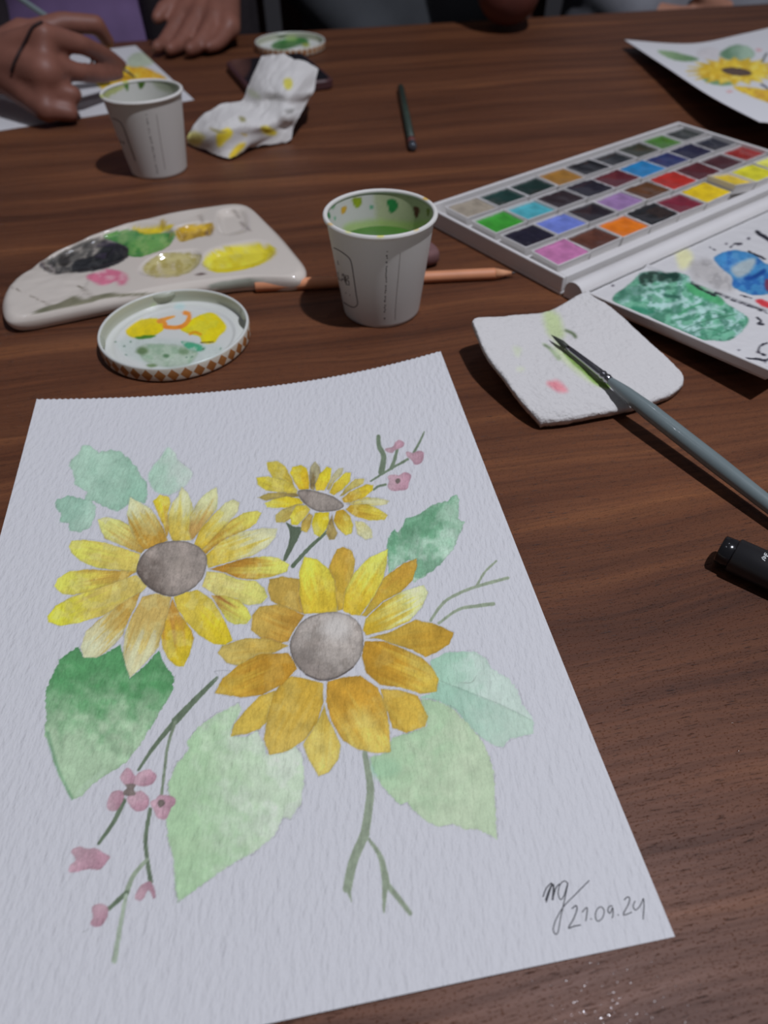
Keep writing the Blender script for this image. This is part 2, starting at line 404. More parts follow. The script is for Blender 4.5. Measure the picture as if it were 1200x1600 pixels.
def painted_sheet(root, G, paint, parts, thick=0.35, coarse=False):
    """split one sheet grid into the blank paper and its painted motifs, all sharing one surface"""
    nv, nu = G.shape[:2]; P = to_px(G.reshape(-1, 3)); pt = Painter(P); reg = {}
    paint(pt, reg)
    m = pt.lab > 0; lum = pt.c @ np.array([0.3, 0.59, 0.11]); yl = pt.c[:, 2] < 0.62 * pt.c[:, 0]; ds = np.where(yl, 0.0, 0.27)[:, None]; li = np.where(yl, 0.04, 0.08)[:, None]
    pt.c = np.where(m[:, None], (pt.c + ds * (lum[:, None] - pt.c)) * (1 - li) + np.array([222., 220, 212]) * li, pt.c)
    rgb = pt.rgb(); Fs = grid_faces(nu, nv); lab = pt.lab[Fs[:, 0]]
    # blank paper with its edge and underside
    step = 1 if coarse else 10
    Vall = G.reshape(-1, 3)
    objs = {0: root}
    def sub(fs):
        u, inv = np.unique(fs, return_inverse=True); return Vall[u], inv.reshape(fs.shape), rgb[u]
    v, f, c = sub(Fs[lab == 0])
    n = nu * nv; b = np.concatenate([np.arange(nu), np.arange(1, nv) * nu + nu - 1, (nv - 1) * nu + np.arange(nu - 2, -1, -1), np.arange(nv - 2, 0, -1) * nu]); b2 = np.roll(b, -1)
    bv = Vall[b]; lo = bv - [0, 0, thick]; k = len(bv); i = np.arange(k); j = np.roll(i, -1)
    v2 = np.concatenate([v, bv, lo]); o = len(v)
    ff = np.concatenate([f, np.stack([o + j, o + i, o + k + i, o + k + j], -1)])
    Gl = G[::step, ::step]; Gl = np.concatenate([Gl, G[-1:, ::step]], 0) if (nv - 1) % step else Gl
    Gl = np.concatenate([Gl, np.concatenate([G[::step], G[-1:]], 0)[:Gl.shape[0], -1:]], 1) if (nu - 1) % step else Gl
    gv = Gl.reshape(-1, 3) - [0, 0, thick]; gf = grid_faces(Gl.shape[1], Gl.shape[0])[:, ::-1] + len(v2)
    v3 = np.concatenate([v2, gv]); f3 = np.concatenate([ff, gf]); c3 = np.concatenate([c, np.tile(rgb[b].mean(0) * 0 + 0.72, (len(v3) - len(c), 1))])
    objs['sheet'] = part('sheet', v3, f3, PAPER, root, False, c3)
    for lid in sorted(reg):
        nm, par, lbl = reg[lid]; fs = Fs[lab == lid]
        if len(fs) == 0:
            if any(q[1] == lid for q in reg.values()):
                e = _obj(nm, None, root); e.empty_display_size = 0.01; objs[lid] = e
                if lbl: e['label'] = lbl
            continue
        v, f, c = sub(fs)
        p = objs.get(par, root) if par is not None else root
        objs[lid] = part(nm, v, f, PAPER, p, False, c, lbl)
    return pt

Y1, YP, YO = (232, 202, 48), (227, 217, 150), (206, 152, 50)
S1P = [  # left sunflower: outline, base colour, tip colour, streak
 ([(315,425),(350,412),(410,425),(455,450),(500,500),(520,550),(505,572),(450,550),(390,525),(345,505),(325,465)], (208,158,60), (230,216,120)),
 ([(455,325),(490,345),(545,375),(570,410),(600,460),(620,515),(560,545),(515,555),(480,510),(450,450),(442,400)], (205,148,44), (227,220,150)),
 ([(680,280),(710,310),(730,370),(735,440),(720,515),(640,517),(620,470),(622,400),(640,350),(665,320)], (222,182,62), (228,220,150)),
 ([(555,345),(585,315),(625,325),(632,350),(620,400),(625,470),(615,500),(600,450),(575,395)], (206,150,48), (234,200,40)),
 ([(832,283),(838,330),(835,375),(800,420),(760,475),(725,515),(712,470),(720,400),(755,340),(790,305)], (203,152,72), (230,224,140)),
 ([(1010,384),(1028,395),(1005,440),(960,470),(880,505),(820,545),(785,575),(765,555),(820,495),(890,430),(950,395)], (205,150,42), (227,204,84)),
 ([(905,335),(932,350),(925,390),(880,440),(820,500),(770,555),(735,530),(760,470),(820,400),(870,350)], (226,180,45), (228,214,130)),
 ([(1040,460),(1098,462),(1090,500),(1050,545),(990,580),(900,605),(830,625),(795,635),(785,580),(850,520),(930,480)], (232,190,58), (228,217,155)),
 ([(790,650),(860,655),(930,685),(1000,690),(1040,720),(1055,760),(1030,790),(970,797),(900,780),(830,755),(770,715)], (226,198,104), (229,212,104)),
 ([(1040,583),(1100,590),(1150,620),(1140,650),(1080,672),(1000,685),(930,680),(870,655),(800,640),(880,615),(960,592)], (192,128,30), (232,216,92)),
 ([(810,755),(870,755),(930,775),(965,810),(985,850),(965,878),(910,882),(880,865),(850,820)], (190,120,44), (230,214,84)),
 ([(485,665),(530,715),(490,755),(420,800),(330,845),(230,875),(150,888),(100,870),(95,845),(130,800),(200,760),(300,725),(400,690)], (222,186,84), (238,218,54)),
 ([(500,740),(480,800),(450,860),(420,930),(390,965),(350,1000),(310,1025),(255,1027),(240,980),(265,910),(320,860),(400,800)], (210,158,58), (227,217,160)),
 ([(640,770),(670,830),(720,900),(735,940),(715,1010),(690,1065),(655,1063),(620,1030),(595,975),(590,930),(610,850)], (204,142,44), (228,188,30)),
 ([(510,760),(570,745),(635,762),(625,820),(600,900),(580,980),(520,1050),(457,1112),(440,1075),(425,1010),(430,930),(460,850)], (222,178,88), (229,215,150)),
 ([(645,760),(700,740),(750,730),(810,770),(850,830),(885,900),(902,950),(870,970),(820,965),(760,930),(700,870),(660,810)], (228,190,60), (237,198,28)),
 ([(200,515),(260,512),(350,525),(430,550),(500,575),(490,620),(480,655),(400,645),(310,635),(240,605),(200,570),(188,540)], (226,192,82), (233,217,84)),
 ([(480,650),(440,680),(370,705),(280,735),(210,752),(160,748),(125,715),(140,680),(190,650),(270,640),(370,645)], (206,156,54), (234,217,80)),
]
S1C = [(484,645),(495,600),(530,555),(580,528),(640,517),(700,520),(750,540),(785,575),(790,615),(775,670),(740,715),(690,745),(635,758),(580,745),(530,715),(500,680)]
S2P = [
 ([(265,170),(310,165),(345,190),(370,240),(385,280),(340,265),(290,235),(268,200)], (200,162,50), (222,190,60)),
 ([(220,235),(265,230),(320,240),(375,265),(395,290),(390,305),(330,300),(260,290),(225,265)], (222,186,60), (234,204,50)),
 ([(225,320),(270,300),(340,298),(395,305),(400,315),(330,325),(260,332)], (158,128,60), (186,156,70)),
 ([(255,345),(300,325),(350,315),(405,325),(420,345),(370,362),(310,365),(265,362)], (232,192,30), (232,212,90)),
 ([(300,395),(330,370),(390,350),(420,350),(400,365),(365,410),(340,427),(305,425)], (186,150,60), (206,176,80)),
 ([(470,165),(490,190),(495,215),(480,250),(465,290),(450,285),(445,230),(448,190)], (140,112,60), (176,156,100)),
 ([(570,195),(590,195),(585,220),(545,260),(530,290),(518,285),(540,230)], (188,160,84), (206,186,120)),
 ([(375,190),(410,182),(435,195),(445,240),(445,285),(400,285),(380,250),(363,215)], (228,176,26), (238,202,24)),
 ([(520,188),(540,195),(535,240),(510,290),(475,290),(470,265),(490,220)], (230,188,40), (238,206,34)),
 ([(600,212),(622,215),(620,250),(590,285),(550,310),(530,300),(550,260)], (226,184,42), (232,202,50)),
 ([(640,240),(680,240),(675,262),(620,290),(590,310),(575,315),(600,280)], (198,164,70), (212,188,100)),
 ([(690,318),(760,325),(785,335),(775,350),(720,358),(650,350),(605,348)], (220,190,90), (226,210,140)),
 ([(690,263),(718,268),(715,290),(680,320),(620,342),(590,340),(585,325),(620,295)], (212,160,44), (234,196,36)),
 ([(640,420),(680,425),(710,455),(715,490),(685,500),(650,475)], (220,196,104), (224,208,140)),
 ([(545,390),(545,420),(565,470),(555,498),(530,500),(515,470),(525,430)], (150,116,56), (182,150,76)),
 ([(620,352),(690,348),(740,368),(780,395),(765,415),(700,418),(640,400),(600,370)], (206,156,36), (234,204,60)),
 ([(560,378),(590,370),(620,400),(632,440),(625,475),(600,480),(570,455),(548,420)], (214,160,30), (230,200,70)),
 ([(445,385),(460,400),(450,445),(435,470),(410,460),(415,420)], (184,142,50), (206,168,66)),
 ([(470,385),(530,382),(530,420),(515,460),(490,488),(465,475),(455,430)], (234,198,28), (236,212,70)),
 ([(390,355),(430,352),(450,370),(430,400),(395,440),(370,435),(362,400)], (226,186,40), (236,208,50)),
]
S2C = [(395,295),(430,287),(490,297),(550,318),(588,345),(585,365),(540,378),(490,380),(450,365),(415,335)]
S3P = [
 ([(330,145),(345,200),(345,265),(290,250),(230,220),(218,180),(225,145),(270,135)], (196,146,54), (190,144,56)),
 ([(480,32),(510,45),(522,80),(515,130),(500,190),(480,250),(462,255),(450,190),(430,110),(445,65),(460,40)], (208,158,44), (206,150,46)),
 ([(345,66),(390,75),(430,110),(450,150),(460,260),(400,262),(345,265),(330,200),(328,120)], (226,178,40), (234,206,66)),
 ([(735,72),(738,95),(720,150),(680,190),(620,220),(560,275),(545,270),(590,200),(620,140),(690,90)], (206,158,44), (200,142,40)),
 ([(635,40),(632,90),(620,140),(590,200),(540,270),(510,268),(480,255),(490,180),(520,120),(570,70)], (226,176,36), (234,216,90)),
 ([(730,285),(800,300),(865,330),(850,370),(800,400),(765,415),(720,390),(640,365),(600,350),(560,350),(640,330),(700,300)], (204,154,50), (194,138,34)),
 ([(760,165),(775,190),(755,240),(710,290),(640,320),(560,340),(550,320),(560,280),(620,225),(690,185)], (222,170,38), (230,220,150)),
 ([(610,525),(680,530),(740,550),(775,620),(765,655),(700,678),(650,660),(640,620),(620,570)], (206,150,44), (214,164,56)),
 ([(555,360),(620,360),(690,385),(750,415),(790,450),(812,490),(805,535),(750,542),(680,520),(610,512),(560,470),(545,410)], (196,134,28), (220,174,62)),
 ([(415,580),(425,620),(455,680),(472,720),(465,770),(430,815),(395,828),(360,770),(340,720),(370,670),(400,620)], (216,168,60), (224,186,92)),
 ([(425,500),(480,485),(540,480),(600,520),(630,590),(640,650),(645,745),(590,748),(530,735),(480,705),(440,640),(422,570)], (205,142,36), (228,186,84)),
 ([(245,530),(235,580),(215,640),(190,665),(150,680),(90,690),(100,650),(140,600),(190,550)], (214,164,56), (220,174,66)),
 ([(300,480),(350,490),(410,505),(412,570),(390,640),(350,700),(290,740),(225,755),(205,700),(215,630),(240,540),(270,500)], (210,156,46), (216,170,74)),
 ([(345,270),(310,320),(290,360),(250,370),(200,355),(160,320),(165,270),(190,240),(260,230)], (194,134,40), (206,158,66)),
 ([(290,375),(240,400),(170,430),(120,447),(75,435),(45,400),(60,375),(140,350),(220,350)], (206,156,60), (210,170,84)),
 ([(290,400),(310,430),(320,455),(270,510),(200,545),(130,555),(60,545),(35,540),(60,490),(120,440),(190,405)], (202,136,30), (212,158,46)),
]
S3C = [(295,375),(310,330),(345,285),(395,265),(450,258),(505,272),(540,305),(550,350),(545,400),(515,450),(460,485),(405,495),(350,475),(310,430)]

def paint_main(pt, reg):
    nid = [0]
    def new(name, parent=None, label=None):
        nid[0] += 1; reg[nid[0]] = (name, parent, label); return nid[0]
    # leaves
    l = new('painted_leaf', None, 'sea green lobed leaf washed on the paper')
    pt.shape(Z1([(245,100),(275,97),(320,130),(370,118),(420,130),(460,170),(485,195),(500,230),(525,260),(530,310),(520,350),(450,355),(400,388),(340,365),(300,345),(262,338),(265,300),(215,270),(210,220),(188,190),(200,160),(230,140)]), (146,192,174), (124,180,158), (Z1([(230,110)])[0], Z1([(520,350)])[0]), edge=0.13, gran=0.06, lab=l, soft=1.4, smooth=0, wob=2.4)
    pt.shape(Z1([(135,335),(185,320),(240,330),(285,338),(310,370),(300,420),(285,455),(240,478),(190,470),(185,440),(150,435),(152,395),(128,365)]), (124,180,160), (150,194,178), (Z1([(130,330)])[0], Z1([(310,470)])[0]), edge=0.14, gran=0.06, lab=l, smooth=0, wob=2.4)
    l = new('painted_leaf', None, 'pale sea green leaf behind the yellow petals')
    pt.shape(Z1([(620,110),(650,130),(665,165),(725,215),(710,260),(690,280),(660,300),(620,315),(560,295),(535,240),(550,200),(590,150)]), (148,194,176), (178,200,196), (Z1([(540,240)])[0], Z1([(730,210)])[0]), edge=0.06, gran=0.05, soft=2.2, lab=l, pencil=0.25)
    l = new('painted_leaf', None, 'bluish green leaf with a darker midline')
    pt.shape(Z2([(1072,308),(1083,330),(1080,370),(1080,410),(1105,425),(1090,470),(1060,540),(1000,610),(940,655),(890,682),(880,640),(905,585),(860,590),(810,625),(785,640),(780,580),(775,520),(790,475),(808,452),(825,470),(860,410),(920,390),(970,350),(1030,335)]), (98,168,130), (160,198,182), (Z2([(880,400)])[0], Z2([(1060,600)])[0]), edge=0.16, gran=0.09, lab=l, smooth=0, wob=2.4, mott=[((62,140,96), 0.55), ((160,200,182), 0.45)], mscale=26)
    pt.stroke(Z2([(1010,350),(940,440),(915,520),(900,590)]), 5, (74,148,106), 2, alpha=0.55, soft=3)
    l = new('painted_leaf', None, 'pale teal leaf folded along a pencilled vein')
    pt.shape(Z5([(575,40),(640,5),(700,-5),(780,-5),(840,30),(860,70),(930,110),(985,170),(1010,240),(1060,310),(1060,380),(1010,390),(950,400),(920,440),(880,435),(820,400),(760,340),(700,270),(620,225),(530,210),(600,180),(615,150),(600,100)]), (138,192,170), (174,200,196), (Z5([(600,120)])[0], Z5([(930,100)])[0]), edge=0.06, gran=0.04, lab=l, smooth=0, wob=2.4, pencil=0.3)
    pt.shape(Z5([(620,140),(720,165),(830,215),(930,255),(1060,320),(1058,378),(1010,388),(950,400),(918,438),(880,433),(820,400),(760,340),(700,270),(600,205)]), (132,186,166), (160,196,182), (Z5([(620,170)])[0], Z5([(1000,380)])[0]), edge=0.08, gran=0.04, lab=l, smooth=0, wob=2.4, alpha=0.75)
    pt.stroke(Z5([(620,130),(760,185),(900,240),(1050,315)]), 1.1, (110,140,130), alpha=0.5); pt.stroke(Z5([(720,140),(770,138),(795,105)]), 1.0, (120,135,130), alpha=0.6)
    l = new('painted_leaf', None, 'light olive green leaf hanging under the orange petals')
    pt.shape(Z5([(530,215),(610,225),(690,270),(760,340),(820,410),(850,480),(875,560),(880,680),(885,760),(890,875),(840,845),(800,828),(740,825),(680,800),(620,815),(560,790),(500,740),(470,700),(440,715),(410,690),(380,655),(350,620),(310,540),(290,490),(380,465),(395,400),(480,375),(560,345)]), (150,192,150), (166,194,160), (Z5([(330,520)])[0], Z5([(800,700)])[0]), edge=0.09, gran=0.05, lab=l, smooth=0, wob=2.4, pencil=0.4, mott=[((176,200,168), 0.4)], mscale=40)
    pt.dab(*Z5([(360,540)])[0], 26, 16, (128,190,148), soft=9, alpha=0.5, edge=0)
    l = new('painted_leaf', None, 'dark green leaf under the yellow petals')
    pt.shape(Z4([(135,80),(215,25),(235,70),(300,65),(345,45),(390,20),(405,90),(425,155),(480,110),(545,40),(560,90),(605,150),(600,210),(560,270),(520,340),(470,420),(410,500),(340,545),(270,590),(230,635),(190,655),(150,580),(120,510),(100,440),(78,390),(85,300),(80,210),(110,140),(135,95)]), (58,146,78), (150,190,152), (Z4([(330,60)])[0], Z4([(330,480)])[0]), edge=0.14, gran=0.08, lab=l, smooth=0, wob=2.4, mott=[((110,162,118), 0.45)], mscale=34)
    pt.stroke(Z4([(215,625),(270,570),(320,535)]), 9, (160,196,168), 5, alpha=0.6, soft=3); pt.stroke(Z4([(90,380),(130,520),(190,645)]), 6, (60,128,84), 3, alpha=0.5, soft=3)
    l = new('painted_leaf', None, 'very pale green leaf with a pencilled edge')
    pt.shape(Z4([(870,258),(880,285),(850,340),(835,390),(900,395),(945,370),(970,420),(980,470),(1050,460),(1100,430),(1130,480),(1135,570),(1120,670),(1080,730),(1050,720),(1010,800),(940,860),(860,900),(770,960),(690,1020),(620,1065),(610,1000),(605,900),(580,800),(575,740),(590,680),(580,590),(620,500),(670,440),(655,420),(700,360),(780,300)]), (148,194,148), (186,206,190), (Z4([(600,700)])[0], Z4([(1080,640)])[0]), edge=0.08, gran=0.05, lab=l, smooth=0, wob=2.4, pencil=0.45, soft=1.5, mott=[((160,200,156), 0.4)], mscale=40)
    # twigs
    G1, G2 = (82, 104, 82), (122, 140, 120)
    l = new('painted_twig', None, 'dark green forked twig with pink blossoms')
    for p, a, b, c in (([(780,155),(700,235),(610,330)],13,30,G1), ([(610,330),(520,440),(460,530)],22,10,G1), ([(610,335),(580,430),(565,540),(552,650)],12,11,(104,124,102)), ([(400,655),(360,740),(298,830)],22,12,G1), ([(508,690),(490,800),(495,890),(510,985)],16,18,G1), ([(495,895),(440,960),(412,1030)],14,22,(128,148,128)), ([(412,1030),(340,1095)],20,16,G1), ([(410,1040),(385,1170),(362,1308)],14,22,(142,162,146))):
        pt.stroke(Z4(p), a / 2.6, c, b / 2.6, lab=l)
    l = new('painted_twig', None, 'grey green forked stem below the orange sunflower')
    for p, a, b in (([(270,470),(285,560),(296,660),(270,850)],24,42), ([(270,850),(215,980),(188,1105)],44,42), ([(190,1095),(208,1168)],26,4), ([(290,875),(345,960),(368,1070)],14,36), ([(366,1070),(362,1140),(360,1215)],32,10), ([(372,1085),(420,1140),(483,1222)],30,22)):
        pt.stroke(Z5(p), a / 3, G2, b / 3, lab=l)
    l = new('painted_twig', None, 'dark green stalks under the small sunflower')
    pt.shape(Z2([(345,425),(380,445),(415,450),(395,500),(345,588),(335,580),(355,520),(362,470)]), (72,92,72), edge=0.1, lab=l); pt.stroke(Z2([(518,468),(440,540),(375,612)]), 4.5, (76,98,76), 6.5, lab=l)
    l = new('painted_twig', None, 'thin dark green twig with three pink blossoms')
    for p, a, b in (([(708,250),(780,205),(865,157)],8,11), ([(740,60),(742,100),(762,145),(752,212)],16,26), ([(820,115),(808,160),(795,195)],12,16), ([(935,40),(915,85),(890,130)],7,10), ([(720,287),(740,272),(770,265)],8,11)):
        pt.stroke(Z2(p), a / 2.727, (92,114,92), b / 2.727, lab=l)
    l = new('painted_twig', None, 'thin grey green twig to the right of the petals')
    for p, a, b in (([(785,287),(830,225),(890,190),(950,168),(1052,140)],10,11), ([(945,165),(972,120),(1012,82)],9,6), ([(812,298),(880,250),(940,238),(1002,230)],9,13)):
        pt.stroke(Z3(p), a / 2.222, (128,146,124), b / 2.222, lab=l)
    # sunflowers
    for nm, zf, pets, cen, cc, order in (('small yellow sunflower seen from the side', Z2, S2P, S2C, ((98,84,82),(142,130,126)), 0), ('bright yellow sunflower with an oval grey brown centre', Z1, S1P, S1C, ((94,80,76),(148,134,130)), 0), ('orange sunflower with a round grey brown centre', Z3, S3P, S3C, ((126,114,112),(158,148,146)), 0)):
        c = np.array(zf(cen)).mean(0)
        sf = new('painted_sunflower', None, nm); ids = []
        big = zf is Z3
        for poly, c0, c1 in pets:
            q = np.array(zf(poly)); d = np.hypot(*(q - c).T); lid = new('petal', sf); ids.append(lid)
            tip = q[d.argmax()]; base = c + (tip - c) * 0.33
            kk = np.array((0.895, 0.985, 0.9) if big else (0.87, 0.935, 0.9)); c0, c1 = np.array(c0) * kk + (0, 0, 16), np.array(c1) * kk + (0, 0, 16)
            pt.shape(q, c0, c1, (base, tip), edge=0.12 if not big else 0.16, gran=0.08, wob=0.9, soft=0.9, lab=lid, smooth=0, tn=0.40, mott=[((206,200,140), 0.16 if big else 0.34)], mscale=24 if big else 15, pencil=0.26, streak=(tuple(np.array(c0) * 0.95), 0.7))
        cid = new('flower_centre', sf, 'grey brown seed centre with a dark rim')
        q = np.array(zf(cen)); r = q.mean(0)
        pt.shape(q, cc[1], cc[0], (r + (3, -4), r + (-30, 42) if big else r + (-45, 26)), edge=0.45, gran=0.11, wob=0.8, lab=cid, mott=[((132,120,116), 0.5)], mscale=12)
        if big: pt.dab(r[0] + 14, r[1] - 26, 22, 20, (196,192,196), soft=14, alpha=0.75, edge=0.0, gran=0.03); pt.stroke([tuple(p) for p in q[9:13]], 2.2, (66,56,56), alpha=0.7)
        elif zf is Z1: pt.dab(r[0] + 14, r[1] - 2, 11, 12, (150,136,130), soft=10, alpha=0.6, edge=0)
    # blossoms
    PK, PD = (186,142,166), (112,98,98)
    def blossom(zf, polys, cen, label):
        l = new('painted_blossom', None, label)
        for p in polys: pt.shape(zf(p), PK, (174,120,148), edge=0.13, gran=0.09, lab=l, smooth=3)
        if cen: pt.shape(zf(cen), PD, edge=0.2, lab=l, smooth=3, gran=0.1)
    blossom(Z4, [[(385,560),(410,522),(430,530),(450,570),(440,590),(410,595)], [(455,545),(500,527),(535,555),(510,590),(460,595),(440,580)], [(335,650),(360,615),(400,620),(395,660),(370,695),(335,690)], [(415,640),(470,615),(505,650),(490,690),(450,698),(425,675)]], [(395,628),(412,604),(405,590),(430,586),(450,590),(440,608),(448,630),(425,636)], 'pink four petalled blossom with a dark middle')
    blossom(Z4, [[(508,660),(530,650),(545,632),(580,634),(605,640),(612,665),(590,690),(575,728),(540,728),(520,690)]], [(538,667),(545,652),(562,652),(568,667),(555,682),(543,680)], 'pink blossom touching the pale leaf')
    blossom(Z4, [[(185,860),(220,842),(250,850),(290,850),(320,870),(345,885),(330,905),(305,935),(275,935),(250,935),(210,945),(178,945),(180,920),(205,895)]], None, 'wide pink blossom without a middle')
    blossom(Z4, [[(445,1050),(465,1005),(495,985),(515,990),(530,1040),(520,1052),(500,1020),(475,1060)]], None, 'small pink hanging blossom')
    blossom(Z4, [[(270,1090),(300,1075),(335,1090),(335,1120),(315,1160),(285,1170),(262,1155),(275,1130)]], None, 'small blurred pink bud at the twig end')
    blossom(Z2, [[(770,110),(800,105),(810,85),(830,75),(850,90),(840,108),(810,118),(800,130),(775,125)]], None, 'tiny pink blossom at the top of the twig')
    blossom(Z2, [[(858,125),(885,130),(905,122),(930,125),(933,150),(920,175),(895,180),(880,160),(862,145)]], None, 'tiny pink blossom at the end of the twig')
    blossom(Z2, [[(780,230),(810,222),(830,225),(850,212),(878,225),(870,255),(865,280),(840,290),(795,290),(780,270),(785,250)]], [(812,250),(818,240),(828,240),(832,252),(822,262)], 'tiny pink blossom with a dark middle')
    # loose pencil marks
    for p in ([(770,128),(800,124),(835,126)], [(770,128),(785,150),(770,165)], [(235,1188),(255,1180)]): pt.stroke(Z4(p), 1.2, (140,142,150), alpha=0.6)

TLp, TRp, BRp, BLp = at(58, 624, 8.0), at(688, 549, 10.3), at(1054, 1464, 0), at(-258.6, 1748, 0)
NU, NV = 601, 801
uu, vv = np.meshgrid(np.linspace(0, 1, NU), np.linspace(0, 1, NV))
G = ((BLp * (1 - 0)) * 0)[None, None, :] + (1 - vv)[..., None] * ((1 - uu)[..., None] * BLp + uu[..., None] * BRp) + vv[..., None] * ((1 - uu)[..., None] * TLp + uu[..., None] * TRp)
rise = 8.0 * np.clip((0.54 - uu) / 0.54, 0, 1) ** 2 + 10.3 * np.clip((uu - 0.54) / 0.46, 0, 1) ** 2
fade = np.clip((vv - 0.1) / 0.9, 0, 1) ** 1.6
G[..., 2] = 0.45 + rise * fade + 1.1 * (1 - vv) ** 9 * np.clip((0.97 - uu) / 0.2, 0, 1)
tooth = 0.9 * (0.5 - np.abs(((np.linspace(0, 1, NU) * 210 / 2.7) % 1.0) - 0.5)) * 2      # torn perforation along the top
dirv = (TLp - BLp) / np.linalg.norm(TLp - BLp); dirv[2] = 0
for k in range(4): G[NV - 1 - k] -= dirv[None, :] * ((1 - k / 4) * tooth)[:, None]
painting = thing('sunflower_painting', 'large finished watercolour of three sunflowers, dated 21.09.24', 'painting', (BRp + TLp) / 2 * [1, 1, 0])
painted_sheet(painting, G, paint_main, None)
# the pencilled signature and date
SIG = M('graphite_line', A(34, 35, 42), 0.6, 0.1, 300)
pme = [c for c in painting.children if c.name.startswith('sheet')][0].data
sbv = bvh_of(pme)
sig = [([(145,215),(160,175),(186,150),(176,190),(160,240)],4), ([(158,232),(172,190),(188,158),(195,168),(190,230)],6), ([(190,228),(205,175),(224,152)],4), ([(262,150),(245,140),(225,158),(216,195),(226,226),(242,212),(262,150),(246,230),(230,300),(216,378),(202,388),(193,365),(206,322),(240,262),(300,200),(362,137)],3.4),
       ([(280,270),(300,255),(304,275),(288,318),(265,360),(290,352),(322,346)],4), ([(328,287),(352,265),(346,328)],3.6), ([(368,316),(373,320)],4), ([(408,262),(393,285),(392,315),(405,328),(425,310),(432,280),(420,262),(406,264)],3.4), ([(472,256),(455,260),(449,280),(460,290),(472,264),(473,300),(469,314)],3.4), ([(495,297),(500,301)],4),
       ([(525,230),(540,215),(551,222),(545,250),(522,298),(562,286)],3.6), ([(577,233),(568,258),(580,276),(603,252),(616,222),(618,270),(614,320)],3.4)]
prints('signature', sbv, painting, [(Z6(p), wz / 3.0 * 1.5, 0.05, 6) for p, wz in sig], SIG, 'pencilled initials ng and the date 21.09.24')

# ================================================================== PAPER CUPS
CUPW = PAINTED('coated_cup_paper', 0.55, 0.05, (600, 600, 600), 0.0001, 0.4)
INK = M('grey_ink', A(62, 58, 60), 0.6, 0.05, 300)
INKL = M('faint_grey_ink', A(120, 114, 116), 0.6, 0.05, 300)
RT_, RB_, H_ = 31.8, 22.8, 59.2
def paper_cup(label, base, drips, water, marks):
    c = thing('paper_cup', label, 'cup', base, 'paper water cups')
    n = 160; bx, by, _ = base
    zo = np.linspace(0.6, H_ - 2.6, 40); ro = RB_ + (RT_ - 1.3 - RB_) * zo / H_
    zi = np.linspace(H_ - 2.4, 5.0, 70); ri = RB_ + (RT_ - 1.3 - RB_) * zi / H_ - 0.6
    prof = [(RB_ - 2.2, 0.0), (RB_ - 0.5, 0.05)] + list(zip(ro, zo)) + list(zip(ri, zi)) + [(RB_ - 1.5, 4.6), (0.01, 4.4)]
    V, F = lathe(prof, n, (bx, by, 0.2)); inner = np.zeros(len(prof), bool); inner[42:] = True; inner = np.repeat(inner, n)
    pt = Painter(to_px(V), (184, 184, 190), only=inner); drips(pt)
    body = part('cup_wall', V, F, CUPW, c, True, pt.rgb())
    a = np.linspace(0, 2 * np.pi, 13)
    V2, F2 = lathe([(RT_ - 1.35 + 1.35 * math.cos(t), H_ - 1.5 + 1.35 * math.sin(t)) for t in a], n, (bx, by, 0.2))
    pt = Painter(to_px(V2), (188, 188, 194))
    for x, y, k in ((666, 310, (205, 160, 60)), (650, 358, (200, 180, 120)), (595, 369, (190, 190, 90)), (516, 350, (200, 170, 120)), (545, 362, (190, 196, 130)), (196, 128, (150, 160, 70)), (160, 150, (160, 170, 100))): pt.dab(x, y, 5, 2.5, k, soft=1.5, alpha=0.8, edge=0)
    part('rolled_rim', V2, F2, CUPW, c, True, pt.rgb())
    # seam where the paper overlaps, and the printed marks
    rw = RB_ + (RT_ - 1.3 - RB_) * water / H_ - 0.75
    V3, F3 = lathe([(rw, water), (rw * 0.97, water - 0.15), (rw * 0.5, water - 0.2), (0.01, water - 0.2)], 96, (bx, by, 0.2))
    part('paint_water', V3, F3, M('murky_green_water', A(54, 94, 38), 0.03, 0.2, 25, spec=0.6, coat=0.3), c, True, label='cloudy green rinse water')
    bv = bvh_of(body.data)
    for nm, m, st, lb in marks: prints(nm, bv, c, st, m, lb)
    return c
def drips_a(pt):
    z = Z(500, 280, 6.0)
    pt.shape(z([(60,250),(200,140),(600,80),(1000,170),(1090,300),(1040,420),(800,500),(600,430),(300,480),(230,430),(500,380),(520,120)]), (176,184,160), alpha=0.35, soft=6, edge=0, wob=3)
    pt.shape(z([(520,110),(760,90),(1000,170),(1080,290),(1000,420),(760,470),(560,420),(520,280)]), (150,160,112), alpha=0.5, soft=5, edge=0, wob=3)
    pt.shape(z([(240,430),(500,380),(820,400),(1050,400),(900,560),(300,540)]), (150,186,96), alpha=0.6, soft=6, edge=0)
    for p, c in (([(305,180),(390,175),(385,235),(345,272),(310,230)], (132,150,34)), ([(630,200),(700,190),(730,240),(715,285),(665,320),(640,260)], (40,128,70)), ([(880,260),(930,270),(925,330),(900,365),(885,320)], (92,44,30)), ([(200,270),(250,255),(235,310),(205,328)], (206,160,50)), ([(65,290),(95,330),(90,370),(70,345)], (50,130,80)), ([(100,230),(150,205),(135,265),(110,280)], (110,160,120)), ([(185,170),(215,175),(205,210)], (150,180,100)), ([(505,110),(550,105),(540,135),(510,138)], (110,160,130)), ([(465,245),(495,250),(490,280),(468,272)], (90,160,130)), ([(820,120),(850,125),(835,160)], (110,140,60)), ([(1000,280),(1030,290),(1010,350)], (110,120,50)), ([(130,350),(150,360),(140,390)], (110,170,140))):
        pt.shape(z(p), c, edge=0.15, soft=1.2, wob=0.5, smooth=3)
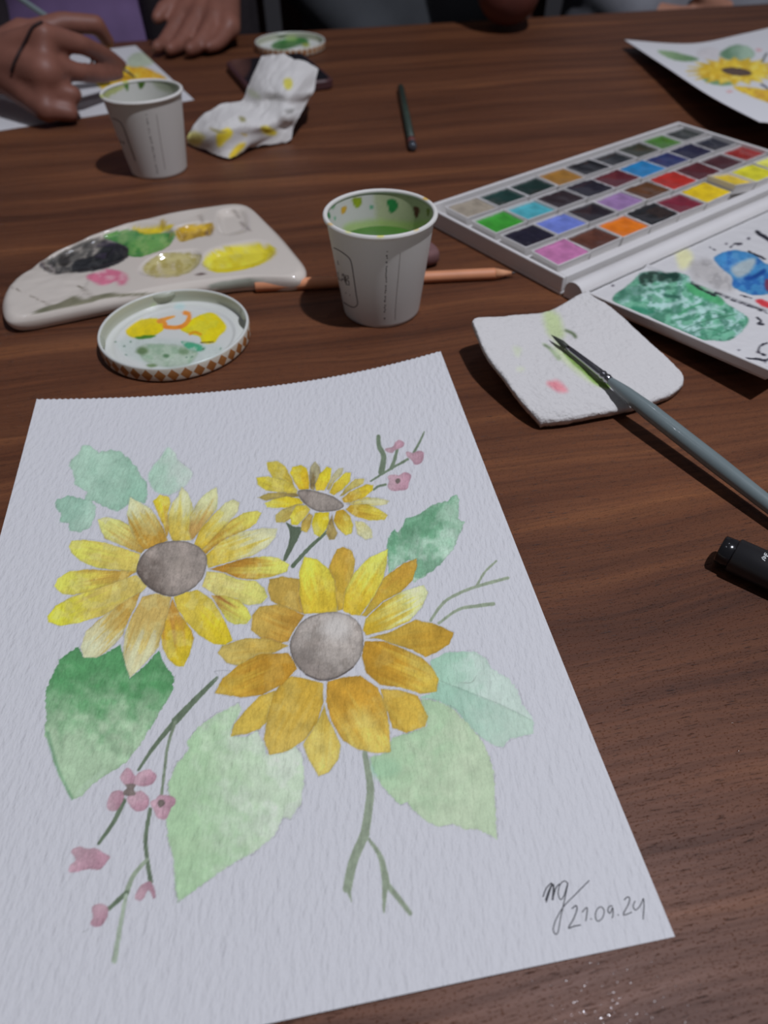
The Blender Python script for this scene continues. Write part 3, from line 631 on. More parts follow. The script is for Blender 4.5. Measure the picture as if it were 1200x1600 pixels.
def drips_b(pt):
    z = Z(140, 110, 7.06)
    pt.shape(z([(130,250),(200,190),(340,140),(420,120),(380,190),(260,260),(180,300)]), (150,160,84), alpha=0.7, soft=3, edge=0, wob=2)
    pt.shape(z([(380,130),(430,120),(430,180),(415,235),(395,190)]), (70,112,40), soft=1.2, smooth=3); pt.shape(z([(530,110),(600,105),(600,170),(565,205),(540,180)]), (60,92,24), soft=1.2, smooth=3)
    pt.shape(z([(700,110),(900,110),(980,170),(900,240),(760,200)]), (96,110,70), alpha=0.4, soft=5, edge=0)
rnd = random.Random(4)
def text_column(p0, p1, n, w):
    out = []; p0, p1 = np.array(p0, float), np.array(p1, float)
    d = (p1 - p0) / np.linalg.norm(p1 - p0); nr = np.array([-d[1], d[0]])
    for i in range(n):
        if i % 9 == 6 or rnd.random() < 0.12: continue
        q = p0 + (p1 - p0) * (i + 0.5) / n; ln = np.linalg.norm(p1 - p0) / n * rnd.uniform(0.4, 0.75); a = rnd.uniform(-0.3, 0.2)
        out.append(([tuple(q - d * ln / 2 + nr * (w * a)), tuple(q + d * ln / 2 + nr * (w * a))], w * rnd.uniform(0.6, 1.0), 0.06, 0))
    return out
za, zb = Z(500, 280, 6.0), Z(140, 110, 7.06)
marks_a = [('printed_text', INK, text_column(*za([(630, 668), (602, 1355)]), 34, 2.6), 'tiny grey line of text running down the cup'),
           ('paper_seam', INKL, [(za([(752, 690), (735, 900), (712, 1150), (704, 1320)]), 0.9, 0.05, 6)], 'seam of the rolled paper'),
           ('printed_emblem', INK, [(za([(128,640),(200,680),(270,735),(296,790),(318,930),(340,1080),(352,1150),(345,1185),(312,1200),(262,1180),(215,1150)]), 1.5, 0.06, 6),
             (za([(203,955),(212,885),(222,890),(236,965)]), 1.5, 0.06, 0), (za([(205,935),(232,942)]), 1.2, 0.06, 0),
             (za([(246,985),(240,900),(262,905),(268,930),(246,943),(270,955),(274,995),(247,985)]), 1.6, 0.06, 0),
             (za([(176,935),(170,870)]), 1.3, 0.06, 0), (za([(178,938),(194,946)]), 1.3, 0.06, 0),
             (za([(166,765),(172,800),(182,798)]), 1.0, 0.06, 0), (za([(195,1040),(240,1065),(285,1090)]), 1.0, 0.06, 0)], 'rounded grey frame with the letters LAB')]
marks_b = [('printed_text', INK, text_column(*zb([(620, 480), (752, 1140)]), 30, 2.0), 'tiny grey line of text running down the cup'),
           ('paper_seam', INKL, [(zb([(738, 490), (785, 800), (835, 1090)]), 0.9, 0.05, 6)], 'seam of the rolled paper'),
           ('printed_emblem', INK, [(zb([(250,525),(330,565),(378,640),(420,760),(470,900),(505,995)]), 1.4, 0.06, 6), (zb([(330,760),(350,800),(372,785),(380,810)]), 2.2, 0.06, 0)], 'rounded grey frame around faint letters')]
paper_cup('white paper cup of green water in front of the pencil', (0.36, 383.8, 0), drips_a, 38.6, marks_a)
paper_cup('white paper cup with green drips inside its rim beside the painting hand', (-184.5, 614.2, 0), drips_b, 24.0, marks_b)

# ================================================================== JAR LIDS
def diamonds():
    m, nt, b = newmat('bronze_diamond_print')
    uv = nt.nodes.new('ShaderNodeUVMap'); uv.uv_map = 'band'; sp = nt.nodes.new('ShaderNodeSeparateXYZ'); link(nt, uv.outputs[0], sp.inputs[0])
    fu = mathn(nt, 'ABSOLUTE', mathn(nt, 'SUBTRACT', mathn(nt, 'FRACT', sp.outputs[0]), 0.5)); fv = mathn(nt, 'ABSOLUTE', mathn(nt, 'SUBTRACT', sp.outputs[1], 0.5))
    k = mathn(nt, 'LESS_THAN', mathn(nt, 'ADD', fu, fv), 0.47)
    n = noise(nt, objcoord(nt), 120, 3)
    link(nt, mixc(nt, k, A(182, 176, 170), ramp(nt, n, [(0.3, A(128, 82, 44)), (0.7, A(152, 102, 58))])), b.inputs['Base Color'])
    b.inputs['Roughness'].default_value = 0.35; return m
DIA = diamonds(); ENAM = PAINTED('white_enamel', 0.28, 0.02, (300, 300, 300), 0.0002, 0.5)
def jar_lid(label, base, R, paint, smallr=1.0):
    l = thing('jar_lid', label, 'jar lid', base, 'jar lids used as paint dishes'); bx, by, _ = base; n = 144; h = 9.4; base = tuple(base)
    prof = [(0.01, 0.2), (R - 3, 0.2), (R - 1.2, 0.6)]
    V, F = lathe(prof, n, (bx, by, 0)); part('lid_underside', V, F, M('white_tin', A(186, 182, 178), 0.4, 0.05, 50), l)
    V, F = lathe([(R - 1.2, 0.6), (R - 0.2, 1.2), (R, 2.0), (R, 8.0), (R - 0.2, 8.6)], n + 1, (bx, by, 0))
    a = np.linspace(0, 2 * np.pi, n + 1); rr = [(R - 1.2, 0.6), (R - 0.2, 1.2), (R, 2.0), (R, 8.0), (R - 0.2, 8.6)]
    V = np.array([[bx + r * math.cos(t), by + r * math.sin(t), z] for r, z in rr for t in a]); F = grid_faces(n + 1, 5)
    o = part('diamond_band', V, F, DIA, l, label='side band printed with bronze diamonds')
    uvl = o.data.uv_layers.new(name='band'); li = np.empty(len(o.data.loops), np.int32); o.data.loops.foreach_get('vertex_index', li)
    U = (li % (n + 1)) / n * 38.0; W = (V[li, 2] - 0.6) / 8.0; uvl.data.foreach_set('uv', np.stack([U, W], -1).ravel().astype(np.float32))
    inner = [(R - 0.2, 8.6), (R - 0.5, 9.2), (R - 1.1, 9.4), (R - 1.7, 9.1), (R - 1.9, 8.2), (R - 1.9, 5.0), (R - 1.9, 2.4), (R - 2.6, 1.6), (R - 4.5, 1.2), (R - 6.5, 1.5), (R - 8.0, 2.2), (R - 9.2, 2.0), (R - 10.2, 1.2)]
    inner += [(r, 1.1) for r in np.linspace(R - 11, 0.01, 50)]
    V, F = lathe(inner, n, (bx, by, 0)); P = to_px(V); pt = Painter(P, (186, 190, 196)); pt.c[4 * n:7 * n] = (160, 164, 156); paint(pt)  # inner wall tinted grey-green, its shaded reflection put into the colour
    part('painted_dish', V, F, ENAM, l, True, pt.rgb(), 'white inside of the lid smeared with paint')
    for k in range(4):
        t0 = 0.35 + k * math.pi / 2; ts = np.linspace(t0 - 0.16, t0 + 0.16, 9); V, F = [], []
        for i, t in enumerate(ts):
            w_ = math.sin((i + 0.5) / 9 * math.pi)
            for r, z in ((R - 1.7, 8.9), (R - 1.9 - 2.2 * w_, 7.6), (R - 1.9 - 2.0 * w_, 6.6), (R - 1.8, 6.4)): V.append((bx + r * math.cos(t), by + r * math.sin(t), z))
        part('lug', V, grid_faces(4, 9), M('grey_tin', A(150, 156, 150), 0.35, 0.1, 80), l)
    return l
def lid_near(pt):
    z = Z(140, 440, 4.615)
    pt.shape(z([(200,440),(330,400),(600,420),(900,450),(960,500),(850,600),(650,640),(420,600),(250,520)]), (168,182,184), soft=6, edge=0, alpha=0.6)
    pt.shape(z([(380,460),(520,450),(700,470),(780,520),(700,600),(560,615),(430,590),(370,540)]), (150,170,156), soft=3, edge=0.1, alpha=0.9, mott=[((120,150,128), 0.6), ((176,188,184), 0.5)], mscale=9)
    pt.dab(*z([(380,500)])[0], 9, 6, (92,116,84), soft=4, edge=0); pt.dab(*z([(680,505)])[0], 8, 5, (110,136,110), soft=4, edge=0); pt.dab(*z([(550,535)])[0], 5, 3, (84,120,90), soft=2, edge=0); pt.dab(*z([(450,605)])[0], 8, 2.6, (96,120,84), soft=2, edge=0)
    pt.shape(z([(660,430),(740,440),(830,470),(820,500),(740,500),(690,470)]), (70,150,120), soft=2, edge=0.1, mott=[((160,184,176), 0.8)], mscale=6)
    pt.shape(z([(260,350),(320,300),(400,270),(490,265),(540,300),(520,360),(440,395),(340,405),(280,390)]), (206,186,24), edge=0.06, mott=[((186,172,30), 0.6)], mscale=14)
    pt.shape(z([(330,402),(400,388),(480,388),(450,405),(360,415)]), (70,120,40), soft=1, edge=0)
    pt.shape(z([(650,335),(720,280),(800,240),(880,225),(950,270),(985,340),(930,400),(900,440),(820,445),(790,400),(700,370)]), (208,192,26), edge=0.06, mott=[((190,190,70), 0.5)], mscale=14)
    pt.stroke(z([(500,285),(545,300),(540,325),(590,330),(660,325),(710,285),(715,235),(685,225)]), 6, (216,130,50), 7); pt.stroke(z([(500,285),(570,262),(610,250)]), 7, (212,140,60), 3)
    pt.stroke(z([(725,375),(760,365),(800,380)]), 5, (206,150,30), 4); pt.stroke(z([(800,440),(890,435)]), 1.8, (90,80,30))
    for x, y in ((190,435),(250,465),(295,435),(262,530),(165,380),(945,485),(735,545),(820,485),(700,545)): pt.dab(*z([(x, y)])[0], 1.4, 1.1, (60,100,80), soft=0.8, edge=0)
    pt.dab(*z([(650,180)])[0], 8, 4, (160,196,206), soft=4, alpha=0.7, edge=0); pt.dab(*z([(455,165)])[0], 3, 3, (160,190,130), soft=2, alpha=0.7, edge=0)
def lid_far(pt):
    pt.shape([(424,72),(440,62),(470,58),(482,66),(462,72),(440,78)], (50,104,52), soft=2, edge=0); pt.dab(455, 60, 10, 4, (150,170,110), soft=3, alpha=0.7, edge=0); pt.dab(478, 70, 6, 3, (140,150,60), soft=2, edge=0)
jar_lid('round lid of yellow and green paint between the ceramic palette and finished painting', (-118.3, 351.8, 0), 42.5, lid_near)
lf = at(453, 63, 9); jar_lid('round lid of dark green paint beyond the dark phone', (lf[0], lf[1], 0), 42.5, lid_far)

# ================================================================== CERAMIC PALETTE
def ceramic():
    out = [(3,481),(4,464),(12,447),(25,433),(42,422),(62,406),(87,391),(117,378),(146,365),(171,356),(198,348),(229,342),(262,334),(295,328),(338,322),(364,319),(382,320),(395,326),(414,344),(438,368),(460,394),(474,412),(477,423),(472,431),(455,436),(392,436),(340,442),(290,449),(233,459),(180,470),(130,480),(80,490),(30,499),(10,496)]
    Q = np.array([at(x, y, 9.0)[:2] for x, y in out]); Q = cr(Q, 5, True)
    c = np.array([at(250, 400, 9)[:2]])[0]; n = len(Q); rad = 70
    s = np.concatenate([np.linspace(0.004, 1, rad)])
    XY = c + (Q - c)[None] * s[:, None, None]
    Pz = np.full((rad, n), 10.5)
    edge = np.linalg.norm(Q - c, axis=1)[None] * (1 - s)[:, None]
    Pz -= 2.6 * np.clip(1 - edge / 5.0, 0, 1) ** 2
    V = np.concatenate([XY.reshape(-1, 2), Pz.reshape(-1, 1)], 1)
    def inpoly(P, poly, soft):
        poly = cr(np.array([at(x, y, 9.0)[:2] for x, y in poly]), 4, True); ins = np.zeros(len(P), bool); D = np.full(len(P), 1e9)
        for a, b in zip(poly, np.roll(poly, -1, 0)):
            ab = b - a; t = np.clip(((P - a) @ ab) / (ab @ ab + 1e-9), 0, 1); D = np.minimum(D, np.linalg.norm(P - a - t[:, None] * ab, axis=1))
            if a[1] != b[1]: ins ^= ((a[1] > P[:, 1]) != (b[1] > P[:, 1])) & (P[:, 0] < (b[0] - a[0]) * (P[:, 1] - a[1]) / (b[1] - a[1]) + a[0])
        return sm(0, soft, np.where(ins, D, 0))
    W1 = [(62,408),(85,393),(115,380),(145,367),(180,354),(215,347),(262,353),(273,366),(262,380),(240,394),(205,402),(185,412),(150,420),(110,427),(80,426)]
    W2 = [(275,357),(300,350),(330,349),(334,360),(328,370),(285,377),(277,368)]
    W3 = [(340,334),(365,327),(385,331),(390,350),(384,362),(352,369),(338,360)]
    W4 = [(217,424),(232,406),(262,396),(305,392),(317,400),(312,416),(290,430),(255,434),(226,433)]
    W5 = [(314,414),(325,396),(360,386),(405,381),(428,386),(431,397),(412,410),(375,420),(335,424)]
    for wl_, dep in ((W1, 4.2), (W2, 3.4), (W3, 3.4), (W4, 3.6), (W5, 3.6)): V[:, 2] -= dep * inpoly(V[:, :2], wl_, 5.0)
    V[:, 2] -= 0.7 * sm(0, 1, fbm(V[:, 0] / 14, V[:, 1] / 9, 5)) * (V[:, 0] < at(140, 440, 9)[0])
    sk = []
    for off, z in ((0.6, 6.6), (0.5, 4.6), (-0.3, 2.4), (-2.0, 0.7), (-4.0, 0.2)):
        d = (Q - c) / np.linalg.norm(Q - c, axis=1)[:, None]; sk.append(np.concatenate([Q + d * off, np.full((n, 1), z)], 1))
    V = np.concatenate([V] + sk); F = grid_faces(n, rad + 5, True)
    P = to_px(V); pt = Painter(P, (190, 184, 184)); top = np.zeros(len(V), bool); top[:rad * n] = True
    z1, z2 = Z(0, 310, 4.8), Z(230, 310, 4.615)
    pt.only = top
    pt.shape(z1([(300,490),(420,430),(520,370),(640,320),(760,290),(850,330),(960,370),(970,420),(900,480),(760,530),(620,555),(500,560),(420,570),(340,540)]), (96,94,94), edge=0.1, soft=2, mott=[((158,152,150), 0.8), ((50,50,52), 0.7)], mscale=7)
    pt.shape(z1([(560,470),(700,430),(790,350),(870,330),(955,370),(970,420),(900,480),(760,530),(620,550),(540,545)]), (36,38,42), edge=0.1, soft=2, mott=[((70,70,72), 0.5)], mscale=7)
    pt.dab(*z1([(480,470)])[0], 10, 9, (50,48,48), soft=3, edge=0)
    pt.shape(z1([(780,290),(850,250),(1000,235),(1200,260),(1300,250),(1305,300),(1250,370),(1150,410),(1050,440),(965,430),(960,370),(870,330)]), (96,152,84), edge=0.15, mott=[((50,120,60), 0.7), ((140,170,110), 0.5)], mscale=12)
    pt.shape(z1([(990,215),(1060,225),(1180,210),(1290,195),(1270,235),(1160,265),(1060,262)]), (206,184,44), soft=1.5); pt.dab(254, 351, 5, 8, (160,132,40), soft=3, alpha=0.8, edge=0)
    pt.shape(z1([(650,590),(740,550),(830,530),(950,570),(940,640),(900,655),(870,620),(800,650),(750,650)]), (196,110,140), soft=2.5, edge=0.05, mott=[((206,160,176), 0.9)], mscale=8)
    pt.shape(z2([(205,230),(300,190),(400,190),(470,180),(465,250),(350,285),(240,312)]), (186,152,44), edge=0.1, mott=[((140,110,40), 0.7), ((214,186,90), 0.5)], mscale=8)
    pt.dab(*z2([(440,250)])[0], 6, 4, (104,76,40), soft=2.5, edge=0, alpha=0.8)
    pt.shape(z2([(-30,500),(40,430),(150,390),(330,400),(390,420),(330,520),(180,570),(20,560)]), (172,164,120), edge=0.12, mott=[((150,140,80), 0.7), ((184,176,160), 0.7)], mscale=8)
    pt.dab(*z2([(390,545)])[0], 7, 2, (90,76,76), soft=1.5, edge=0)
    pt.shape(z2([(400,470),(450,400),(560,350),(760,330),(880,335),(925,370),(890,430),(780,490),(600,530),(480,530)]), (212,200,64), edge=0.12, mott=[((196,180,30), 0.6), ((200,196,120), 0.5)], mscale=16)
    pt.shape(z2([(470,520),(600,528),(780,490),(890,430),(920,380),(860,440),(740,480),(600,505)]), (196,178,24), soft=2, edge=0, alpha=0.8)
    for q in ([(385,130),(400,170)], [(625,90),(660,135)], [(680,180),(735,225)]): pt.stroke(z2(q), 5, (132,124,122), 3, soft=2.5, alpha=0.8)
    pt.stroke(z1([(90,665),(220,725),(370,800)]), 1.6, (120,112,106), alpha=0.7); pt.stroke(z1([(585,660),(640,690),(685,740)]), 2.0, (88,80,70), alpha=0.9)
    pt.only = None
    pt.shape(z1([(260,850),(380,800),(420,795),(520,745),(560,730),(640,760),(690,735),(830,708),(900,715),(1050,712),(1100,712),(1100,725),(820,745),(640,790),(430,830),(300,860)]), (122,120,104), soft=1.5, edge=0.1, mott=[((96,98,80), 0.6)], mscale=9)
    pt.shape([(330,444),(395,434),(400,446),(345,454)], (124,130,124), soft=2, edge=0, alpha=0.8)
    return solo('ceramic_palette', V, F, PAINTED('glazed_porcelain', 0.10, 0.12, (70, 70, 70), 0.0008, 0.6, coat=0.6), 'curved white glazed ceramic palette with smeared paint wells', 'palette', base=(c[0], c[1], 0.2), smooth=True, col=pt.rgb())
ceramic()

# ================================================================== PENCILS
def pencil(name, label, Pa, Pb, R, cone, mats, band=None, n=6):
    p = thing(name, label, 'pencil', np.array([Pa[0], Pa[1], 0])); L = np.linalg.norm(np.array(Pb) - Pa)
    V, F = axial(Pa, Pb, [(0, R * 0.96), (0.4, R), (L - cone, R), (L - cone + 0.8, R * 0.98)], n); part('shaft', V, F, mats[0], p, False)
    V, F = axial(Pa, Pb, [(L - cone + 0.8, R * 0.96), (L - cone * 0.22, R * 0.26)], 24); part('sharpened_cone', V, F, mats[1], p, True)
    V, F = axial(Pa, Pb, [(L - cone * 0.24, R * 0.25), (L, R * 0.06)], 12); part('lead', V, F, mats[2], p, True)
    return p
WOODP = M('bare_cedar', A(188, 128, 98), 0.55, 0.12, 50, 0.1, 500); WOODC = M('cut_cedar', A(196, 142, 112), 0.7, 0.12, 120); LEAD = M('graphite_lead', A(60, 56, 58), 0.4, 0.1, 100)
pencil('wooden_pencil', 'bare wooden pencil lying behind the green water cup', at(399, 447, 3.6), at(807, 426, 3.4), 3.7, 15, (WOODP, WOODC, LEAD))
def green_pencil():
    Pa, Pb = at(645, 231, 3.6), at(626, 137, 3.6); Pa = np.array(Pa); Pb = np.array(Pb); L = np.linalg.norm(Pb - Pa)
    p = thing('drawing_pencil', 'dark green pencil with a silvery cap lying alone on the far tabletop', 'pencil', (Pa[0], Pa[1], 0))
    V, F = axial(Pa, Pb, [(0, 2.6), (1.2, 3.5), (10, 3.6)], 20); part('end_cap', V, F, M('silvery_cap', A(70, 76, 88), 0.25, 0.1, 60, metal=0.4), p)
    V, F = axial(Pa, Pb, [(10, 3.65), (19, 3.65)], 20); part('band', V, F, M('maroon_band', A(92, 50, 50), 0.4, 0.1, 60), p)
    V, F = axial(Pa, Pb, [(19, 3.7), (L, 3.7)], 6); part('shaft', V, F, M('dark_green_lacquer', A(44, 56, 52), 0.35, 0.15, 60), p, False)
green_pencil()

# ================================================================== ERASER
ce = at(672, 412, 4); R_ = np.array([[math.cos(0.5), -math.sin(0.5), 0], [math.sin(0.5), math.cos(0.5), 0], [0, 0, 1]])
def pebble(c, s, R, k=3.2, n=32):
    a = np.linspace(-math.pi / 2, math.pi / 2, 17); b = np.linspace(0, 2 * math.pi, n, endpoint=False); f = lambda x: np.sign(x) * np.abs(x) ** (2 / k)
    V = np.array([[s[0] / 2 * f(np.cos(u)) * f(np.cos(v)), s[1] / 2 * f(np.cos(u)) * f(np.sin(v)), s[2] / 2 * f(np.sin(u))] for u in a for v in b])
    return V @ R.T + np.array(c), grid_faces(n, 17, True)
V, F = pebble((ce[0] - 5, ce[1] + 14, 6.2), (16, 30, 12), R_)
solo('eraser', V, F, M('dull_plum_rubber', A(96, 68, 72), 0.8, 0.15, 90, 0.15, 300), 'small worn plum coloured eraser half hidden behind the green water cup', 'eraser')

# ================================================================== WATERCOLOUR BOX
BO, BA = np.array([66.57, 504.86, 0.0]), 0.63077
E1 = np.array([math.cos(BA), math.sin(BA), 0]); E2 = np.array([math.sin(BA), -math.cos(BA), 0]); EZ = np.array([0, 0, 1.0])
PITCH_A, PITCH_B = 30.74, 29.05
def bw(a, b, z): return BO + E1 * a + E2 * b + EZ * z
RB = np.stack([E1, -E2, EZ], 1)
PLAST = M('white_plastic', A(190, 190, 200), 0.30, 0.03, 40, 0.05, 200, 0.0003)
def bbox3(a0, a1, b0, b1, z0, z1): return box(bw((a0 + a1) / 2, (b0 + b1) / 2, (z0 + z1) / 2), (a1 - a0, b1 - b0, z1 - z0), RB)
wbox = thing('watercolour_box', 'open white plastic watercolour box with rows of pans and folded out mixing lid', 'paint box', bw(117, 48, 0))
V, F = join(bbox3(-28, 262, -19, 115, 0.3, 2.6), bbox3(-28, -25.4, -19, 115, 2.6, 12.2), bbox3(259.4, 262, -19, 115, 2.6, 12.2), bbox3(-25.4, 259.4, -19, -16.4, 2.6, 12.2), bbox3(-25.4, 259.4, 108, 115, 2.6, 12.2))
bevel(part('tray', V, F, PLAST, wbox, False), 0.7)
for j in range(3):
    V, F = bbox3(-25.4, 259.4, 12.7 + PITCH_B * j, 16.4 + PITCH_B * j, 2.6, 5.0); bevel(part('row_divider', V, F, PLAST, wbox, False), 1.0)
V, F = bbox3(-25.4, -16.5, -16.4, 108, 2.6, 6.0); bevel(part('end_ledge', V, F, PLAST, wbox, False), 0.8)
prof = [(117.0, 0.6), (131.0, 0.6)] + [(124.0 + 7.0 * math.cos(t), 6.0 + 6.0 * math.sin(t)) for t in np.linspace(0, math.pi, 15)]
V = np.array([bw(a, b, z) for a in (-27.5, 261.5) for b, z in prof]); k = len(prof)
F = [(i, (i + 1) % k, k + (i + 1) % k, k + i) for i in range(k)] + [tuple(range(k))[::-1], tuple(range(k, 2 * k))]
part('hinge_bar', V, F, PLAST, wbox, False)
# the folded-out lid, its outer end standing a little off the table
LB0, LB1 = 132.5, 252.0
def lidz(b): return 2.2 + (b - LB0) / (LB1 - LB0) * 8.6
def lw(a, b, h): return bw(a, b, lidz(b) + h)
T_ = 8.4
rows = [(-26.0, 2.6), (-27.2, 1.0), (-28.0, 3.2), (-28.0, T_)]
out = []
for z, ins in ((0.0, 5.0), (1.2, 2.4), (3.4, 0.7), (T_ - 0.4, 0.0), (T_, 0.3), (T_, 1.6), (T_ - 1.3, 2.2)):
    out.append([lw(a, b, z) for a, b in cr([(-28 + ins, LB0 + ins * 0.3), (117, LB0 + ins * 0.3), (262 - ins, LB0 + ins * 0.3), (262 - ins, (LB0 + LB1) / 2), (262 - ins, LB1 - ins), (117, LB1 - ins), (-28 + ins, LB1 - ins), (-28 + ins, (LB0 + LB1) / 2)], 1, True)])
R8 = np.array(out)
V = R8.reshape(-1, 3); F = [tuple(int(q) for q in f) for f in grid_faces(8, len(out), True)] + [tuple(range(8))[::-1]]
lid = part('lid', V, F, PLAST, wbox, False)
na, nb = 340, 150
aa, bb = np.meshgrid(np.linspace(-26.4, 260.4, na), np.linspace(LB0 + 1.2, LB1 - 1.8, nb))
ar = float((at(1140, 463, 14) - BO) @ E1)
hh = T_ - 1.6 + 1.9 * np.exp(-((aa - ar) / 1.3) ** 2) + 0.5 * (fbm(aa / 6, bb / 6, 3) - 0.5)
Gm = BO + E1 * aa[..., None] + E2 * bb[..., None]; Gm = Gm.copy(); Gm[..., 2] = lidz(bb) + hh
pt = Painter(to_px(Gm.reshape(-1, 3)), (188, 189, 200)); z = Z(940, 340, 4.615)
pt.shape(z([(540,250),(620,230),(660,290),(620,360),(560,360)]), (214,214,168), soft=6, edge=0, alpha=0.85)
pt.shape(z([(640,330),(760,300),(850,360),(930,440),(950,520),(860,530),(740,470),(660,440)]), (160,158,164), soft=8, edge=0, alpha=0.7, mott=[((120,118,124), 0.6)], mscale=10)
pt.shape(z([(90,560),(200,480),(280,400),(340,390),(420,390),(480,400),(550,395),(620,420),(650,460),(750,520),(850,570),(900,620),(1000,680),(1060,730),(1030,800),(950,870),(880,890),(780,885),(680,880),(560,810),(420,760),(300,690),(180,650),(90,610)]), (106,166,146), edge=0.15, soft=1.5, mott=[((66,132,108), 0.7), ((164,198,204), 0.9), ((46,100,84), 0.6)], mscale=9)
pt.shape(z([(270,420),(340,388),(430,395),(480,400),(550,395),(570,440),(500,470),(400,460),(330,490),(280,480)]), (24,50,46), soft=2, edge=0, alpha=0.9, mott=[((120,160,150), 0.5)], mscale=8)
pt.shape(z([(110,570),(200,500),(280,490),(330,540),(260,580),(160,600)]), (60,112,98), soft=4, edge=0, alpha=0.6); pt.shape(z([(220,640),(300,650),(380,680),(300,700),(230,670)]), (40,120,96), soft=3, edge=0, alpha=0.8)
pt.shape(z([(610,470),(700,490),(800,540),(880,600),(860,640),(760,590),(640,540)]), (70,156,104), soft=3, edge=0, alpha=0.85); pt.shape(z([(440,550),(540,560),(560,580),(470,580)]), (36,84,74), soft=2, edge=0, alpha=0.8)
for p_ in ([(300,560),(380,540),(450,600),(420,680)], [(470,640),(600,600),(680,640),(820,650)], [(520,720),(640,690),(780,660),(880,680)], [(600,790),(720,800),(860,770)], [(340,480),(380,500),(470,470)]): pt.stroke(z(p_), 6, (170,204,208), 3, soft=2.5, alpha=0.75, wob=2.5)
for p_ in ([(640,840),(740,800),(860,820)], [(680,720),(760,690),(860,700)], [(800,850),(900,820),(980,760)]): pt.stroke(z(p_), 2.4, (58,110,92), 1.5, alpha=0.7, wob=1.5)
pt.stroke(z([(560,820),(700,760),(850,720),(950,700)]), 2, (60,110,90), alpha=0.6); pt.stroke(z([(560,700),(640,650),(720,620)]), 3, (60,140,100), alpha=0.7)
pt.shape(z([(810,290),(880,250),(950,235),(1050,250),(1120,280),(1180,330),(1260,350),(1350,420),(1320,480),(1200,550),(1080,555),(950,500),(940,430),(860,360)]), (62,128,188), edge=0.15, soft=1.5, mott=[((34,84,164), 0.6), ((96,154,204), 0.5)], mscale=10)
pt.shape(z([(930,370),(1000,320),(1090,290),(1110,330),(1060,400),(980,430)]), (156,172,186), soft=4, edge=0); pt.shape(z([(1020,440),(1100,410),(1170,370),(1180,400),(1080,450)]), (24,66,140), soft=2.5, edge=0)
pt.shape(z([(1110,600),(1160,590),(1220,620),(1250,650),(1170,645)]), (190,60,70), soft=2, edge=0); pt.shape(z([(1190,440),(1260,480),(1230,540),(1180,510)]), (110,50,70), soft=2, edge=0, alpha=0.9)
for p, wd in (([(1120,105),(1160,130),(1210,165)], 6), ([(930,215),(960,190),(1010,190)], 2), ([(780,215),(820,235)], 1.6), ([(1060,245),(1120,270),(1180,300)], 3), ([(820,540),(930,590),(1100,650),(1200,690)], 2.2), ([(1000,560),(1080,580)], 2), ([(1190,905),(1140,930),(1135,975),(1180,990)], 3), ([(1040,1015),(1120,1020),(1180,1030),(1220,1010)], 3), ([(1120,720),(1150,745),(1125,765),(1165,770)], 3.2), ([(650,470),(740,530),(820,560)], 3.5)):
    pt.stroke(z(p), wd, (26, 26, 38), alpha=0.92, wob=1.4)
for x, y, r in ((80,490,2.4),(990,955,2.2),(1060,150,2.6),(870,975,2.4),(1180,1080,2),(1180,1045,1.6),(560,200,1.5),(985,195,2.5),(900,190,1.6),(1130,970,3)): pt.dab(*z([(x, y)])[0], r, r * 0.7, (60,56,70), soft=1.2, edge=0, alpha=0.85)
pt.stroke(z([(540,210),(590,185)]), 3, (150,160,60), alpha=0.6); pt.dab(*z([(880, 985)])[0], 4, 2, (160,170,70), soft=2, edge=0, alpha=0.7)
part('mixing_surface', Gm.reshape(-1, 3), grid_faces(na, nb), PAINTED('stained_plastic', 0.25, 0.05, (200, 200, 200), 0.0003, 0.5), lid, True, pt.rgb(), 'white mixing area covered with green and blue washes')

PANS = [
 [('stone grey',(140,132,124)),('dark teal',(20,52,50)),('deep bottle green',(18,42,40)),('ochre',(140,100,40)),('jet black',(22,24,30)),('blue black',(28,34,40)),('dark olive',(44,50,40)),('leaf green',(62,110,38)),('smoky green',(40,46,46))],
 [('bright grass green',(50,138,44)),('turquoise',(66,150,170)),('dark umber violet',(44,34,40)),('indigo black',(28,26,40)),('deep maroon',(84,28,40)),('cerulean blue',(24,112,172)),('ultramarine',(30,44,96)),('navy',(28,30,58)),('ink navy',(24,28,44))],
 [('midnight indigo',(26,24,42)),('periwinkle blue',(96,112,190)),('violet black',(32,26,36)),('lavender',(132,104,154)),('umber brown',(84,54,32)),('scarlet',(160,36,28)),('wine red',(78,28,36)),('dark plum',(66,32,40)),('brick red',(136,38,38))],
 [('pink',(168,104,154)),('rust brown',(82,48,40)),('orange',(206,106,12)),('shiny black',(28,30,34)),('crimson',(110,32,52)),('sunny yellow',(204,172,20)),('tilted golden yellow',(200,172,36)),('lemon yellow',(190,186,44)),('pale lemon',(196,196,90))],
]
WHERE = ['in the row farthest from the hinge', 'in the second row from the back', 'in the second row from the hinge', 'in the row beside the hinge']
pan_shell = None
rnd = random.Random(11)
def make_pan(root, base, R):
    pass
